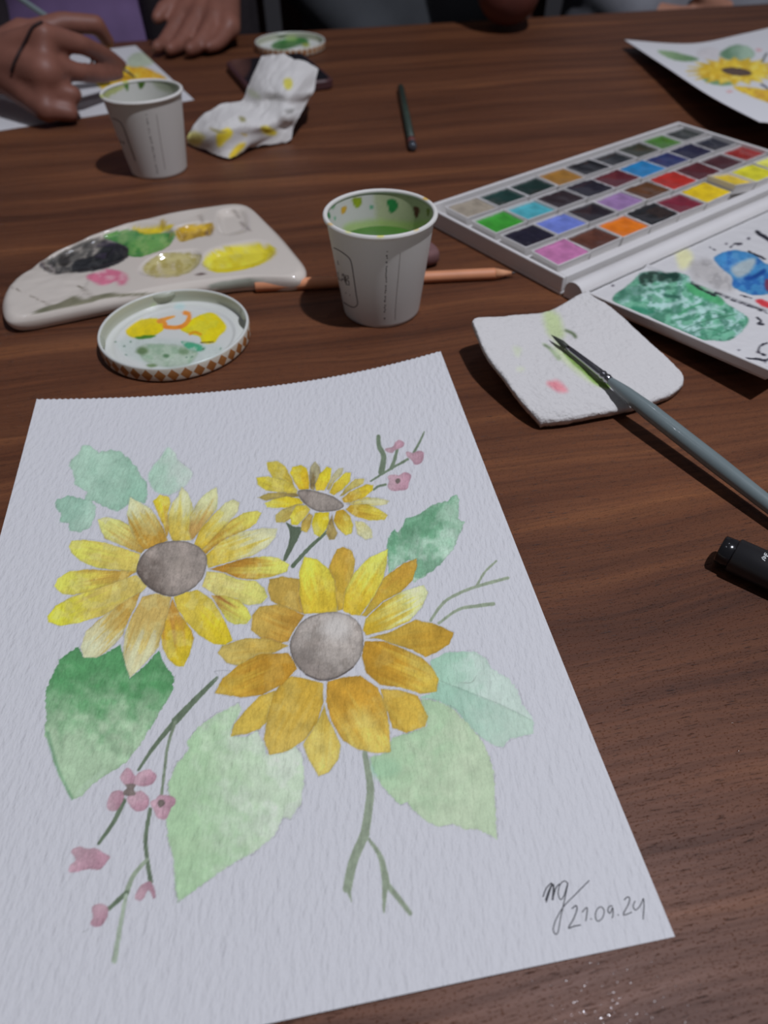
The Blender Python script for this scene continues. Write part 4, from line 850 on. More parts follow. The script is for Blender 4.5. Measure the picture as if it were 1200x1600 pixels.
# shared pan cup: open box with thin walls
def pan_cup_mesh():
    a, b, h, t = 30.3, 24.4, 6.9, 0.8; ob = [(-a/2, -b/2), (a/2, -b/2), (a/2, b/2), (-a/2, b/2)]; ins = lambda k: [(x - math.copysign(k, x), y - math.copysign(k, y)) for x, y in ob]
    rings = [[(x, y, 0) for x, y in ins(1.2)], [(x, y, h) for x, y in ob], [(x, y, h) for x, y in ins(t)], [(x, y, 1.0) for x, y in ins(t + 0.8)]]
    V = [p for r in rings for p in r]; F = [(3, 2, 1, 0)]
    for k in range(3): F += [(4*k + i, 4*k + (i+1) % 4, 4*k + 4 + (i+1) % 4, 4*k + 4 + i) for i in range(4)]
    F.append((12, 13, 14, 15)); return mesh('pan_cup', V, F, PLAST, False)
PANME = pan_cup_mesh()
def cake_mesh(seed):
    n, m = 19, 13; u, v = np.meshgrid(np.linspace(-1, 1, n), np.linspace(-1, 1, m)); x, y = u * (13.9 + 1.3 * (vnoise(v * 3, u, seed + 40) - 0.35)), v * (10.9 + 1.4 * (vnoise(u * 4, v, seed + 50) - 0.35))
    hz = 7.25 - 0.9 * (1 - u ** 4) * (1 - v ** 4) * (0.5 + vnoise(u * 1.3 + 5, v * 1.3, seed)) + 0.35 * (fbm(u * 3, v * 3, seed + 2) - 0.5)
    return mesh('paint_cake', *slab(np.stack([x, y, hz], -1), 0.9), None, True)
CAKES = [cake_mesh(s_) for s_ in (1, 2, 3, 4)]
for j in range(4):
    for i in range(9):
        nm, colr = PANS[j][i]
        base = bw(i * PITCH_A, j * PITCH_B, 2.75)
        p = thing('paint_pan', f'{nm} paint pan {WHERE[j]}', 'paint pan', base, 'paint pans in the watercolour box')
        tx, ty = rnd.uniform(0, 0.0), 0.0
        if (j, i) == (3, 6): tx, ty = 0.0, 0.16; p.location.z += 0.0028
        if (j, i) != (3, 6): tx, ty = rnd.uniform(-0.03, 0.03), rnd.uniform(-0.02, 0.02); p.location.z += 0.0005
        p.rotation_euler = (tx, ty, BA + rnd.uniform(-0.015, 0.015))
        c = _obj('pan_cup', PANME, p)
        me = CAKES[(i + j * 2) % 4].copy(); me.materials.clear()
        lum = sum(colr)
        me.materials.append(M('paint_' + nm.replace(' ', '_'), A(*colr), 0.22 if lum < 220 else 0.42, 0.22, 130, 0.35, 260, 0.0008, coat=0.5 if lum < 330 else 0.15)); k = _obj('paint_cake', me, p); k.location.z = -rnd.uniform(0.0, 0.0018)

# ================================================================== FOLDED PAPER TOWEL
rows = [
 [(738,500,22),(748,494,21.5),(790,492,17),(855,484,13),(905,458,16),(917,454,16)],
 [(758,546,19),(800,530,16.5),(850,512,14),(905,495,13),(950,478,14.5),(962,497,12)],
 [(790,590,15),(825,572,14),(880,552,13),(940,530,12),(985,512,12),(1002,528,10.5)],
 [(817,627,10.5),(850,610,11.5),(905,592,11.5),(965,570,10.5),(1020,548,9.5),(1040,556,8.5)],
 [(838,650,7.5),(870,640,8.5),(925,625,8.5),(990,605,8),(1050,580,7.5),(1066,583,6.5)],
 [(846,660,5),(880,655,6),(925,646,6.5),(985,635,6),(1045,616,5.5),(1068,599,5)],
]
C_ = np.array([[at(*p) for p in r] for r in rows])
Gn = net(C_, 130, 110); px_ = to_px(Gn.reshape(-1, 3)).reshape(110, 130, 2)
Gn[..., 2] += 0.5 * (fbm(px_[..., 0] / 5, px_[..., 1] / 4, 3) - 0.5) + 1.6 * (fbm(px_[..., 0] / 45, px_[..., 1] / 30, 8) - 0.5)
u_ = np.linspace(0, 1, 130); v_ = np.linspace(0, 1, 110); ed = np.minimum.outer(np.minimum(v_, 1 - v_) * 110, np.minimum(u_, 1 - u_) * 130) if False else np.minimum(np.minimum(v_, 1 - v_)[:, None] * 100, np.minimum(u_, 1 - u_)[None] * 110)
Gn[..., 2] -= 0.9 * np.clip(1 - ed / 4.0, 0, 1) ** 2
V, F = slab(Gn, 2.6, 0.3)
pt = Painter(to_px(V), (183, 183, 192)); z = Z(730, 440, 3.43)
pt.shape(z([(410,170),(440,150),(490,180),(510,230),(520,290),(480,310),(440,290),(415,230)]), (166,184,136), soft=7, edge=0, alpha=0.8)
pt.shape(z([(470,320),(520,330),(560,400),(640,470),(720,530),(760,560),(700,560),(600,500),(520,430),(470,370)]), (176,192,150), soft=6, edge=0, alpha=0.7)
pt.stroke(z([(525,385),(580,440),(630,480),(690,535),(750,560)]), 5, (118,148,82), 9, soft=2.5); pt.stroke(z([(410,335),(440,355),(490,410)]), 3, (140,160,126), 7, soft=3, alpha=0.8); pt.stroke(z([(415,340),(440,355)]), 3, (96,108,92), alpha=0.8, soft=2)
pt.stroke(z([(530,262),(565,278),(580,295)]), 3.5, (84,98,74), 5, soft=2.5); pt.shape(z([(430,540),(480,530),(520,560),(535,590),(490,590),(445,565)]), (200,132,146), soft=5, edge=0, mott=[((190,104,124), 0.6)], mscale=8)
pt.shape(z([(250,350),(290,360),(275,400),(255,390)]), (182,192,172), soft=5, edge=0, alpha=0.7); pt.dab(*z([(285,470)])[0], 7, 4, (186,194,176), soft=4, edge=0, alpha=0.6)
TOWEL = PAINTED('embossed_paper_towel', 0.95, 0.9, (330, 330, 330), 0.0016, 0.1)
solo('paper_towel', V, F, TOWEL, 'folded white paper towel with green streaks and a pink dab under the brush', 'paper towel', base=(V[:, 0].mean(), V[:, 1].mean(), 0.3), smooth=True, col=pt.rgb())

# ================================================================== BRUSHES AND MARKER
def along(Pa, Pb, px):
    t = np.linspace(-0.2, 2.5, 4000); q = to_px(np.asarray(Pa) + (np.asarray(Pb) - Pa) * t[:, None]); return float(t[np.argmin(np.hypot(*(q - np.array(px)).T))]) * np.linalg.norm(np.asarray(Pb) - Pa)
GREYL = M('grey_lacquer', A(98, 110, 118), 0.28, 0.06, 40, coat=0.4); FERR = M('nickel_ferrule', (0.42, 0.42, 0.44, 1), 0.16, 0.06, 80, metal=1.0); HAIR = M('dark_bristle', A(46, 50, 46), 0.6, 0.3, 300, 0.3, 900)
def brush(name, label, Pa, Pb, b1, b2, L, rs, hair=HAIR):
    o = thing(name, label, 'paintbrush', np.array([(Pa[0] + Pb[0]) / 2, (Pa[1] + Pb[1]) / 2, min(Pa[2], Pb[2])])); r0, r1, r2, r3 = rs
    V, F = axial(Pa, Pb, [(0, 0.08), (b1 * 0.3, r0 * 0.55), (b1 * 0.65, r0), (b1 + 0.5, r0 * 0.85)], 20); part('bristles', V, F, hair, o)
    d = b2 - b1; pr = [(b1, r0 * 0.9), (b1 + d * 0.1, r0), (b2 - d * 0.22, r1)]
    for q in (0.20, 0.10): pr += [(b2 - d * q, r1), (b2 - d * (q - 0.015), r1 * 1.14), (b2 - d * (q - 0.05), r1 * 1.14), (b2 - d * (q - 0.065), r1)]
    pr += [(b2, r1)]; V, F = axial(Pa, Pb, pr, 28); part('ferrule', V, F, FERR, o)
    V, F = axial(Pa, Pb, [(b2 - 0.5, r1 * 0.95), (b2 + 1, r1 * 1.02), (b2 + L * 0.07, r2 * 0.8), (b2 + L * 0.18, r2), (b2 + L * 0.45, r2 * 0.97), (b2 + L * 0.8, r3 * 1.25), (b2 + L * 0.97, r3), (b2 + L, r3 * 0.4)], 28); part('handle', V, F, GREYL, o)
    return o
Ta, Tb = at(861, 523, 16.8), at(1203, 790, 7.8)
brush('paintbrush', 'grey handled round brush lying with its bristles on the folded paper towel', Ta, Tb, along(Ta, Tb, (887, 543)), along(Ta, Tb, (954, 594)), 150, (1.55, 2.1, 4.1, 2.3))
MK = M('matt_black_plastic', A(30, 30, 34), 0.38, 0.08, 60); MKC = M('glossy_black_plastic', A(22, 22, 26), 0.18, 0.08, 60)
Ma, Mb = at(1124, 857, 7.2), at(1203, 893, 7.2)
mk = thing('marker_pen', 'thick black marker pen with white lettering beside the paintbrush handle', 'marker', (Ma[0], Ma[1], 0))
V, F = axial(Ma, Mb, [(0, 5.2), (0.5, 5.9), (5.4, 6.1), (5.5, 6.0)], 40); part('end_plug', V, F, MKC, mk)
V, F = axial(Ma, Mb, [(5.3, 6.4), (5.8, 7.1), (95, 7.1)], 40); mkb = part('barrel', V, F, MK, mk)
V, F = axial(Ma, Mb, [(95, 7.1), (128, 6.9), (131, 5.0)], 40); part('cap', V, F, MKC, mk)
WINK = M('white_print', A(176, 182, 190), 0.6, 0.05, 100)
zm = Z(1060, 800, 8.571)
prints('lettering', bvh_of(mkb.data), mk, [(zm(p), 1.3, 0.05, 0) for p in ([(1162,655),(1128,628),(1118,610),(1136,600),(1152,622),(1170,626),(1166,604),(1142,590)], [(1176,590),(1146,565),(1196,600)], [(1150,566),(1164,545)], [(1170,580),(1184,558)], [(1192,598),(1206,574)], [(1180,545),(1200,520),(1215,535)], [(1215,620),(1240,590),(1260,605)])], WINK, 'white printed letters')

# ================================================================== CRUMPLED TISSUE
z = Z(280, 70, 5.0)
rowt = [
 [(645,88,46),(740,84,50),(825,84,52),(950,130,50),(1085,180,44)],
 [(590,200,42),(700,200,48),(830,210,50),(960,250,48),(1068,260,40)],
 [(540,310,34),(640,330,40),(760,350,42),(880,370,42),(1050,370,34)],
 [(480,440,22),(600,460,26),(720,440,31),(850,470,32),(1000,440,28)],
 [(330,455,30),(560,500,26),(690,540,25),(820,560,26),(930,570,20)],
 [(180,560,22),(400,560,32),(640,620,24),(790,640,16),(890,650,12)],
 [(70,690,12),(300,680,24),(520,720,16),(760,700,10),(870,735,4)],
 [(60,760,4),(230,830,4),(400,880,3),(560,800,4),(800,760,2.5)],
]
Ct = np.array([[at(*z([p[:2]])[0], p[2] * 0.85) for p in r] for r in rowt])
Gt = net(Ct, 100, 130); pq = to_px(Gt.reshape(-1, 3)).reshape(130, 100, 2)
cre = np.abs(fbm(pq[..., 0] / 22 + 0.6 * pq[..., 1] / 22, pq[..., 1] / 30, 4, 3) - 0.5) * 2
Gt[..., 2] += 3.5 * (cre - 0.25); Gt[..., 2] = np.maximum(Gt[..., 2], 1.0)
ph_x0 = None
V, F = slab(Gt, 0.5, 0.3)
pt = Painter(to_px(V), (184, 184, 192))
for p, c, s_ in (([(820,270),(870,265),(885,320),(850,350),(820,320)], (188,182,90), 3), ([(50,700),(120,680),(200,720),(140,790),(70,760)], (206,200,130), 5), ([(300,690),(380,650),(420,690),(360,760),(310,800),(290,750)], (208,188,60), 3), ([(640,640),(700,640),(760,680),(740,710),(660,690)], (206,190,70), 3), ([(480,770),(520,780),(440,870),(390,880),(420,820)], (196,172,56), 3), ([(470,560),(510,570),(520,600),(480,600)], (130,128,96), 3), ([(830,510),(890,505),(880,540),(840,530)], (140,140,144), 4), ([(540,350),(600,370),(630,420),(560,400)], (166,172,160), 5), ([(240,650),(320,670),(370,680),(300,695)], (140,134,100), 2.5), ([(480,690),(530,700),(520,715)], (180,160,100), 2)):
    pt.shape(z(p), c, soft=s_, edge=0, smooth=3)
solo('crumpled_tissue', V, F, PAINTED('soft_tissue', 0.95, 0.4, (500, 500, 500), 0.0004, 0.1), 'crumpled white tissue with yellow stains heaped against the dark phone', 'tissue', base=(V[:, 0].mean(), V[:, 1].mean(), 0.3), col=pt.rgb())

# ================================================================== PHONE
q = [at(353, 96, 9)[:2], at(478, 79, 9)[:2], at(517, 128, 9)[:2], at(388, 140, 9)[:2]]
pc = np.mean(q, 0);  d1 = (np.array(q[1]) - q[0] + q[2] - q[3]) / 2; la = np.linalg.norm(d1); d1 /= la; d2 = np.array([-d1[1], d1[0]]); lb_ = min(118.0, abs((np.array(q[0]) - q[3] + q[1] - q[2]) / 2 @ d2))
def rrect(w_, h_, r, n=6):
    o = []
    for cx, cy, a0 in ((w_/2 - r, h_/2 - r, 0), (-w_/2 + r, h_/2 - r, 90), (-w_/2 + r, -h_/2 + r, 180), (w_/2 - r, -h_/2 + r, 270)):
        for t in np.linspace(0, 90, n): a = math.radians(a0 + t); o.append((cx + r * math.cos(a), cy + r * math.sin(a)))
    return o
def plate(w_, h_, r, z0, z1, bev):
    rings = [(rrect(w_ - 2*bev, h_ - 2*bev, r), z0), (rrect(w_, h_, r), z0 + bev), (rrect(w_, h_, r), z1 - bev), (rrect(w_ - 2*bev, h_ - 2*bev, r), z1)]
    V = [(pc[0] + d1[0]*x + d2[0]*y, pc[1] + d1[1]*x + d2[1]*y, zz) for R, zz in rings for x, y in R]; k = len(rings[0][0])
    return np.array(V), [tuple(int(i) for i in f) for f in grid_faces(k, 4, True)] + [tuple(range(k))[::-1], tuple(range(3*k, 4*k))]
ph = thing('mobile_phone', 'dark mobile phone in a maroon case lying under the crumpled tissue', 'phone', (pc[0], pc[1], 0.2))
V, F = plate(la, lb_, 9, 0.3, 9.6, 1.6); part('case', V, F, M('maroon_case', A(64, 40, 44), 0.45, 0.1, 40), ph, False)
V, F = plate(la - 7, lb_ - 7, 6, 9.62, 9.9, 0.1); part('screen', V, F, M('dark_glass', A(24, 22, 30), 0.08, 0.05, 20, coat=0.5), ph, False)

# ================================================================== THE OTHER TWO PAINTINGS
def paint_right(pt, reg):
    z = Z(960, 0, 5.0)
    reg[1] = ('painted_leaf', None, 'slim green leaf'); pt.shape(z([(340,400),(430,400),(560,430),(660,465),(560,480),(440,460)]), (110,150,104), (70,120,72), soft=2, lab=1)
    reg[2] = ('painted_leaf', None, 'rounded dark green leaf'); pt.shape(z([(820,430),(870,380),(960,350),(1060,370),(1095,430),(1020,480),(900,470)]), (74,122,92), (130,166,150), soft=2, lab=2)
    reg[3] = ('painted_leaf', None, 'short green leaf under the petals'); pt.shape(z([(680,600),(760,605),(860,630),(940,650),(860,670),(740,650)]), (88,140,92), soft=2, lab=3)
    reg[4] = ('painted_sunflower', None, 'yellow sunflower with a dark flat centre')
    a = np.linspace(0, 2 * np.pi, 40, endpoint=False); r = 1 + 0.16 * np.cos(a * 20)
    pt.shape(z([(940 + 330 * math.cos(t) * k, 555 + 98 * math.sin(t) * k) for t, k in zip(a, r)]), (206,180,60), (196,160,40), soft=2, lab=4, smooth=2, mott=[((216,200,110), 0.6), ((180,140,36), 0.5)], mscale=7)
    reg[5] = ('flower_centre', 4, None); pt.dab(*z([(955, 560)])[0], 24, 6, (74,54,48), lab=5, rot=0.12)
    reg[6] = ('painted_sunflower', None, 'second yellow sunflower partly cut by the picture edge'); pt.shape(z([(930,680),(1040,680),(1200,700),(1400,700),(1500,760),(1400,840),(1200,800),(1050,745)]), (206,176,56), (190,150,50), soft=2, lab=6, mott=[((176,130,50), 0.6)], mscale=6)
    pt.dab(*z([(900, 715)])[0], 5, 2.4, (196,160,168), soft=1.5); pt.dab(*z([(1130, 390)])[0], 5, 2.4, (196,160,170), soft=1.5)
    pt.stroke(z([(1190,420),(1170,450),(1160,480)]), 3, (60,72,70)); pt.stroke(z([(1150,660),(1200,690)]), 3, (70,72,90)); pt.dab(*z([(740, 420)])[0], 18, 9, (184,180,190), soft=5, alpha=0.6)
nt_ = [
 [at(976,62,9.5), at(1080,68,2.2), at(1165,52,2), at(1265,28,9)],
 [at(1040,104,17), at(1135,100,7), at(1235,88,5), at(1345,70,8)],
 [at(1110,150,24), at(1205,140,12), at(1315,128,9), at(1430,110,9)],
 [at(1186,190,27), at(1290,196,17), at(1420,184,13), at(1540,165,11)],
]
Gr = net(np.array(nt_), 170, 200)
pr_ = thing('sunflower_painting', 'curling watercolour sheet with yellow sunflowers lying beyond the watercolour box', 'painting', (Gr[..., 0].mean(), Gr[..., 1].mean(), 0))
painted_sheet(pr_, Gr, paint_right, None, 0.5, True)
def paint_left(pt, reg):
    reg[1] = ('painted_sunflower', None, 'half finished yellow sunflower')
    pt.shape([(150,128),(180,108),(205,102),(225,105),(250,116),(262,128),(240,136),(200,140),(170,142)], (212,180,48), (198,150,40), soft=2, lab=1, mott=[((214,198,110), 0.6), ((196,136,30), 0.5)], mscale=9)
    reg[2] = ('painted_leaf', None, 'pale green leaf'); pt.shape([(200,92),(215,82),(235,86),(240,98),(222,104),(204,104)], (158,176,158), soft=3, lab=2)
bl, br = at(-20, 207, 0.5), at(303, 156, 0.5)
dv = (br - bl); W_ = np.linalg.norm(dv); dv /= W_; nv_ = np.array([-dv[1], dv[0], 0]); tl0 = at(250, 62, 0.5); Lh = min(250.0, float((tl0 - br) @ nv_))
bl = br - dv * 205
gu, gv_ = np.meshgrid(np.linspace(0, 1, 150), np.linspace(0, 1, 180))
Gl_ = bl + dv * (gu * 205)[..., None] + nv_ * (gv_ * Lh)[..., None]; Gl_[..., 2] = 0.6
pl_ = thing('sunflower_painting', 'flat unfinished watercolour sheet under the hands of the person painting', 'painting', (Gl_[..., 0].mean(), Gl_[..., 1].mean(), 0))
painted_sheet(pl_, Gl_, paint_left, None, 0.4, True)

# ================================================================== CHAIRS AND PEOPLE
def chair(label, x, y, rz, wood, pad, wd=420):
    c = thing('dining_chair', label, 'chair', (0, 0, 0)); dp = 420
    V, F = box((0, 0, -310), (wd, dp, 40)); bevel(part('seat', V, F, pad, c, False), 8)
    V, F = box((0, dp / 2 - 15, 30), (wd - 70, 26, 330)); bevel(part('backrest', V, F, pad, c, False), 10)
    for sx in (-1, 1):
        V, F = box((sx * (wd / 2 - 20), dp / 2 - 15, -270), (36, 36, 935)); bevel(part('leg', V, F, wood, c, False), 5)
        V, F = box((sx * (wd / 2 - 20), -dp / 2 + 25, -535), (36, 36, 408)); bevel(part('leg', V, F, wood, c, False), 5)
    c.location = (x * MM, y * MM, 0); c.rotation_euler = (0, 0, rz)
RW = M('reddish_wood', A(64, 36, 30), 0.5, 0.15, 20); GP = M('grey_upholstery', A(78, 78, 88), 0.9, 0.1, 60, 0.3, 500); BP = M('brown_upholstery', A(70, 40, 36), 0.7, 0.12, 30)
q = atY(655, 25, 1290); chair('brown upholstered dining chair under the person in purple', -400, 1240, 0, RW, BP)
chair('grey upholstered dining chair under the person in slate clothes', q[0], 1330, 0, RW, GP, 480)

def capsule(a, ra, b, rb, n=14):
    a, b = np.array(a, float), np.array(b, float); d = b - a; L = np.linalg.norm(d); _, u, v = frame(d + 1e-6); d = d / max(L, 1e-6); V = []
    th = np.linspace(-math.pi / 2, 0, 5); prof = [(ra * math.sin(t), max(ra * math.cos(t), 0.01)) for t in th] + [(L + rb * math.sin(t), max(rb * math.cos(t), 0.01)) for t in np.linspace(0, math.pi / 2, 5)]
    for t, r in prof:
        for k in range(n): x = 2 * math.pi * k / n; V.append(a + d * t + r * (math.cos(x) * u + math.sin(x) * v))
    F = [tuple(int(i) for i in f) for f in grid_faces(n, len(prof), True)] + [tuple(range(n))[::-1], tuple(range((len(prof) - 1) * n, len(prof) * n))]
    return np.array(V), F
def ellipsoid(c, s, n=24):
    a = np.linspace(-math.pi / 2 + 0.02, math.pi / 2 - 0.02, 15); V = np.array([[c[0] + s[0] * math.cos(u) * math.cos(2*math.pi*k/n), c[1] + s[1] * math.cos(u) * math.sin(2*math.pi*k/n), c[2] + s[2] * math.sin(u)] for u in a for k in range(n)])
    return V, [tuple(int(i) for i in f) for f in grid_faces(n, 15, True)] + [tuple(range(n))[::-1], tuple(range(14 * n, 15 * n))]
def fuse(shapes, voxel, smooth_it, base):
    """melt overlapping limbs into one continuous skin"""
    V, F = join(*shapes); o = _obj('tmp', mesh('tmp', V, F, None, True, base))
    m = o.modifiers.new('r', 'REMESH'); m.mode = 'VOXEL'; m.voxel_size = voxel * MM; m.use_smooth_shade = True
    s_ = o.modifiers.new('s', 'SMOOTH'); s_.iterations = smooth_it; s_.factor = 0.5
    dg = bpy.context.evaluated_depsgraph_get(); me = bpy.data.meshes.new_from_object(o.evaluated_get(dg)); bpy.data.objects.remove(o, do_unlink=True)
    return me
def fused(name, shapes, voxel, it, base, mat, parent=None, label=None):
    me = fuse(shapes, voxel, it, base); me.name = name; me.materials.clear(); me.materials.append(mat); o = _obj(name, me, parent)
    if parent is None: o.location = [float(x) * MM for x in base]; BASE[o.name] = np.array(base, float)
    if label: o['label'] = label
    return o
def skin(name, col):
    m, nt, b = newmat(name); v = objcoord(nt); n = noise(nt, v, 45, 4)
    c = A(*col); link(nt, ramp(nt, n, [(0.3, tuple(x * 0.86 for x in c[:3]) + (1,)), (0.7, tuple(min(1, x * 1.12) for x in c[:3]) + (1,))]), b.inputs['Base Color'])
    b.inputs['Roughness'].default_value = 0.5; b.inputs['Specular IOR Level'].default_value = 0.35; bump(nt, b, noise(nt, v, 500, 3), 0.15, 0.0006); return m
def chain(pts, rs): return [capsule(pts[i], rs[i], pts[i + 1], rs[i + 1]) for i in range(len(pts) - 1)]
def head_shapes(c):
    x, y, z0 = c; s_ = [ellipsoid((x, y, z0), (74, 92, 112)), ellipsoid((x, y - 22, z0 - 62), (52, 62, 48)), capsule((x, y - 88, z0 + 12), 8, (x, y - 108, z0 - 20), 12), capsule((x - 22, y - 84, z0 - 58), 6, (x + 22, y - 84, z0 - 58), 6)]
    for sx in (-1, 1): s_ += [ellipsoid((x + sx * 76, y + 4, z0 - 8), (9, 18, 30)), capsule((x + sx * 18, y - 84, z0 + 32), 7, (x + sx * 46, y - 76, z0 + 32), 6)]
    return s_
def face_bits(p, c):
    x, y, z0 = c
    for sx in (-1, 1): V, F = ellipsoid((x + sx * 31, y - 82, z0 + 8), (13, 8, 8)); part('eye', V, F, M('eye_white', A(170, 165, 165), 0.2, 0.2, 80), p)
def hair_shape(c, long_=120):
    x, y, z0 = c; s_ = [ellipsoid((x, y + 16, z0 + 26), (84, 92, 104))]
    for sx in (-1, 1): s_.append(capsule((x + sx * 62, y + 36, z0 + 20), 34, (x + sx * 70, y + 50, z0 - long_), 26))
    s_.append(capsule((x, y + 62, z0 + 20), 50, (x, y + 78, z0 - long_), 40)); return s_

# ---- the person painting
base1 = np.array([-400.0, 1230.0, -280.0])
W1_ = atY(2, 100, 770); K = {}
def J(px, py, Y):
    p = atY(px, py, Y); return np.array([p[0], p[1], max(p[2], 10.5)])
idx = [J(68,56,752), J(128,70,775), J(168,88,808), J(190,101,832)]
mid = [J(73,102,742), J(122,113,762), J(158,117,790), J(186,116,818)]
rng_ = [J(70,140,732), J(114,148,738), J(112,165,765), J(92,162,778)]
pin = [J(72,170,724), J(110,177,728), J(108,186,748), J(92,184,760)]
thb = [J(40,62,790), J(98,36,812), J(150,38,826), J(168,64,838)]
sh = []
for f_, r in ((idx, (11.5, 8.6, 7.6, 5.6)), (mid, (11.5, 8.6, 7.6, 5.8)), (rng_, (11, 8.4, 7.2, 6)), (pin, (10, 7.6, 6.6, 5.4)), (thb, (15, 10, 8.8, 6.8))): sh += chain(f_, r)
for f_ in (idx, mid, rng_, pin): sh.append(capsule(W1_, 23, f_[0], 12))
sh += [capsule(W1_, 25, thb[0], 18), capsule(idx[0], 11, pin[0], 10), capsule(W1_, 23, (idx[0] + pin[0]) / 2, 18)]
elb = np.array([-640.0, 960.0, 52.0]); shl = np.array([-565.0, 1200.0, 250.0])
sh += [capsule(W1_, 26, W1_ + (elb - W1_) * 0.45, 37), capsule(W1_ + (elb - W1_) * 0.45, 37, elb, 42), capsule(elb, 42, shl, 52)]
W2_ = atY(346, -22, 1085)
li = [J(290,20,1030), J(268,52,1000), J(256,70,982), J(247,82,968)]
lm = [J(312,24,1022), J(290,58,988), J(278,74,972), J(267,84,958)]
lr = [J(336,30,1014), J(318,60,980), J(306,74,966), J(297,82,955)]
lp = [J(358,42,1006), J(346,62,985), J(336,70,974), J(326,76,966)]
lt = [J(306,-4,1060), J(272,6,1040), J(256,16,1025), J(246,28,1012)]
for f_, r in ((li, (12, 9.5, 8.5, 7)), (lm, (12, 9.8, 8.8, 7)), (lr, (12, 9.5, 8.6, 7)), (lp, (11, 8.6, 7.6, 6.4)), (lt, (15, 11.5, 10, 7.5))): sh += chain(f_, r)
for f_ in (li, lm, lr, lp): sh.append(capsule(W2_, 24, f_[0], 14))
sh += [capsule(li[0], 13, lp[0], 12), capsule(W2_, 24, lt[0], 16)]
elb2 = np.array([-225.0, 1235.0, 48.0]); shl2 = np.array([-245.0, 1250.0, 255.0])
sh += [capsule(W2_, 26, elb2, 40), capsule(elb2, 42, shl2, 52)]
tors = [ellipsoid((-400, 1215, 120), (175, 105, 230)), ellipsoid((-400, 1215, -80), (165, 115, 190)), capsule(shl, 58, (-400, 1205, 290), 62), capsule(shl2, 58, (-400, 1205, 290), 62)]
hd1 = (-400, 1150, 520)
sh += tors + [capsule((-400, 1205, 290), 55, (-400, 1175, 430), 50)] + head_shapes(hd1)
for sx in (-1, 1):
    hip = np.array([-400 + sx * 90, 1230, -195.0]); kn = np.array([-400 + sx * 120, 920 if sx < 0 else 930, -205.0]); an = np.array([-400 + sx * 110, 950, -690.0])
    sh += [capsule(hip, 85, kn, 58), capsule(kn, 56, an, 36), capsule(an + [0, 20, -14], 30, an + [0, -130, -18], 24)]
SK1 = skin('warm_brown_skin', (112, 74, 66))
p1 = fused('person', sh, 3.0, 3, base1, SK1)
tag(p1, 'person in a purple shirt and dark cardigan painting with a thin brush', 'person')
shirt = [ellipsoid((-400, 1213, 120), (183, 113, 236)), ellipsoid((-400, 1207, -80), (172, 126, 195)), capsule(shl, 63, (-400, 1205, 290), 66), capsule(shl2, 63, (-400, 1205, 290), 66)]
fused('shirt', shirt, 8, 3, base1, M('purple_jersey', A(96, 78, 120), 0.9, 0.1, 25, 0.2, 400), p1, 'purple shirt')
card = []
for sx, s0, e0 in ((-1, shl, elb), (1, shl2, elb2)):
    card += [capsule((-400 + sx * 145, 1170, 280), 60, (-400 + sx * 145, 1125, -100), 62), capsule((-400 + sx * 160, 1240, 200), 66, (-400 + sx * 150, 1250, -140), 74), capsule(s0, 66, s0 + (e0 - s0) * 0.8, 56)]
card += [capsule((-520, 1285, 220), 70, (-280, 1285, 220), 70), capsule((-520, 1285, -60), 80, (-280, 1285, -60), 80)]
fused('cardigan', card, 8, 3, base1, M('black_knit', A(34, 28, 34), 0.95, 0.2, 60, 0.5, 300, 0.002), p1, 'open dark cardigan')
tr = []
for sx in (-1, 1):
    hip = np.array([-400 + sx * 90, 1230, -195.0]); kn = np.array([-400 + sx * 120, 925, -205.0]); an = np.array([-400 + sx * 110, 950, -690.0]); tr += [capsule(hip, 93, kn, 66), capsule(kn, 65, an, 50)]
fused('trousers', tr, 8, 2, base1, M('dark_denim', A(40, 42, 54), 0.9, 0.15, 60), p1)
fused('hair', hair_shape(hd1), 8, 2, base1, M('dark_brown_hair', A(34, 26, 24), 0.5, 0.3, 120), p1); face_bits(p1, hd1)
# thin cord round the wrist, laid on the skin
bv1 = bvh_of(p1.data)
r = ribbon(bv1, base1, [(66,36),(52,44),(42,62),(33,80),(24,98),(19,112)], 3.5, 0.8, 6)
if r is not None:
    V, F = r; k = len(V) // 2; mid_ = (V[0::2] + V[1::2]) / 2; V, F = tube(mid_, 1.5, 8); part('wrist_cord', V, F, M('dark_cord', A(40, 22, 22), 0.8, 0.1, 200), p1)
# the brush in that hand
tip = at(213, 122, 1.2); far_ = atY(29, -4, 905)
dB = (far_ - tip) / np.linalg.norm(far_ - tip)
brush('paintbrush', 'thin grey blue brush held in the painting hand', tip, far_, 9, 24, 160, (1.4, 2.0, 3.3, 2.0))

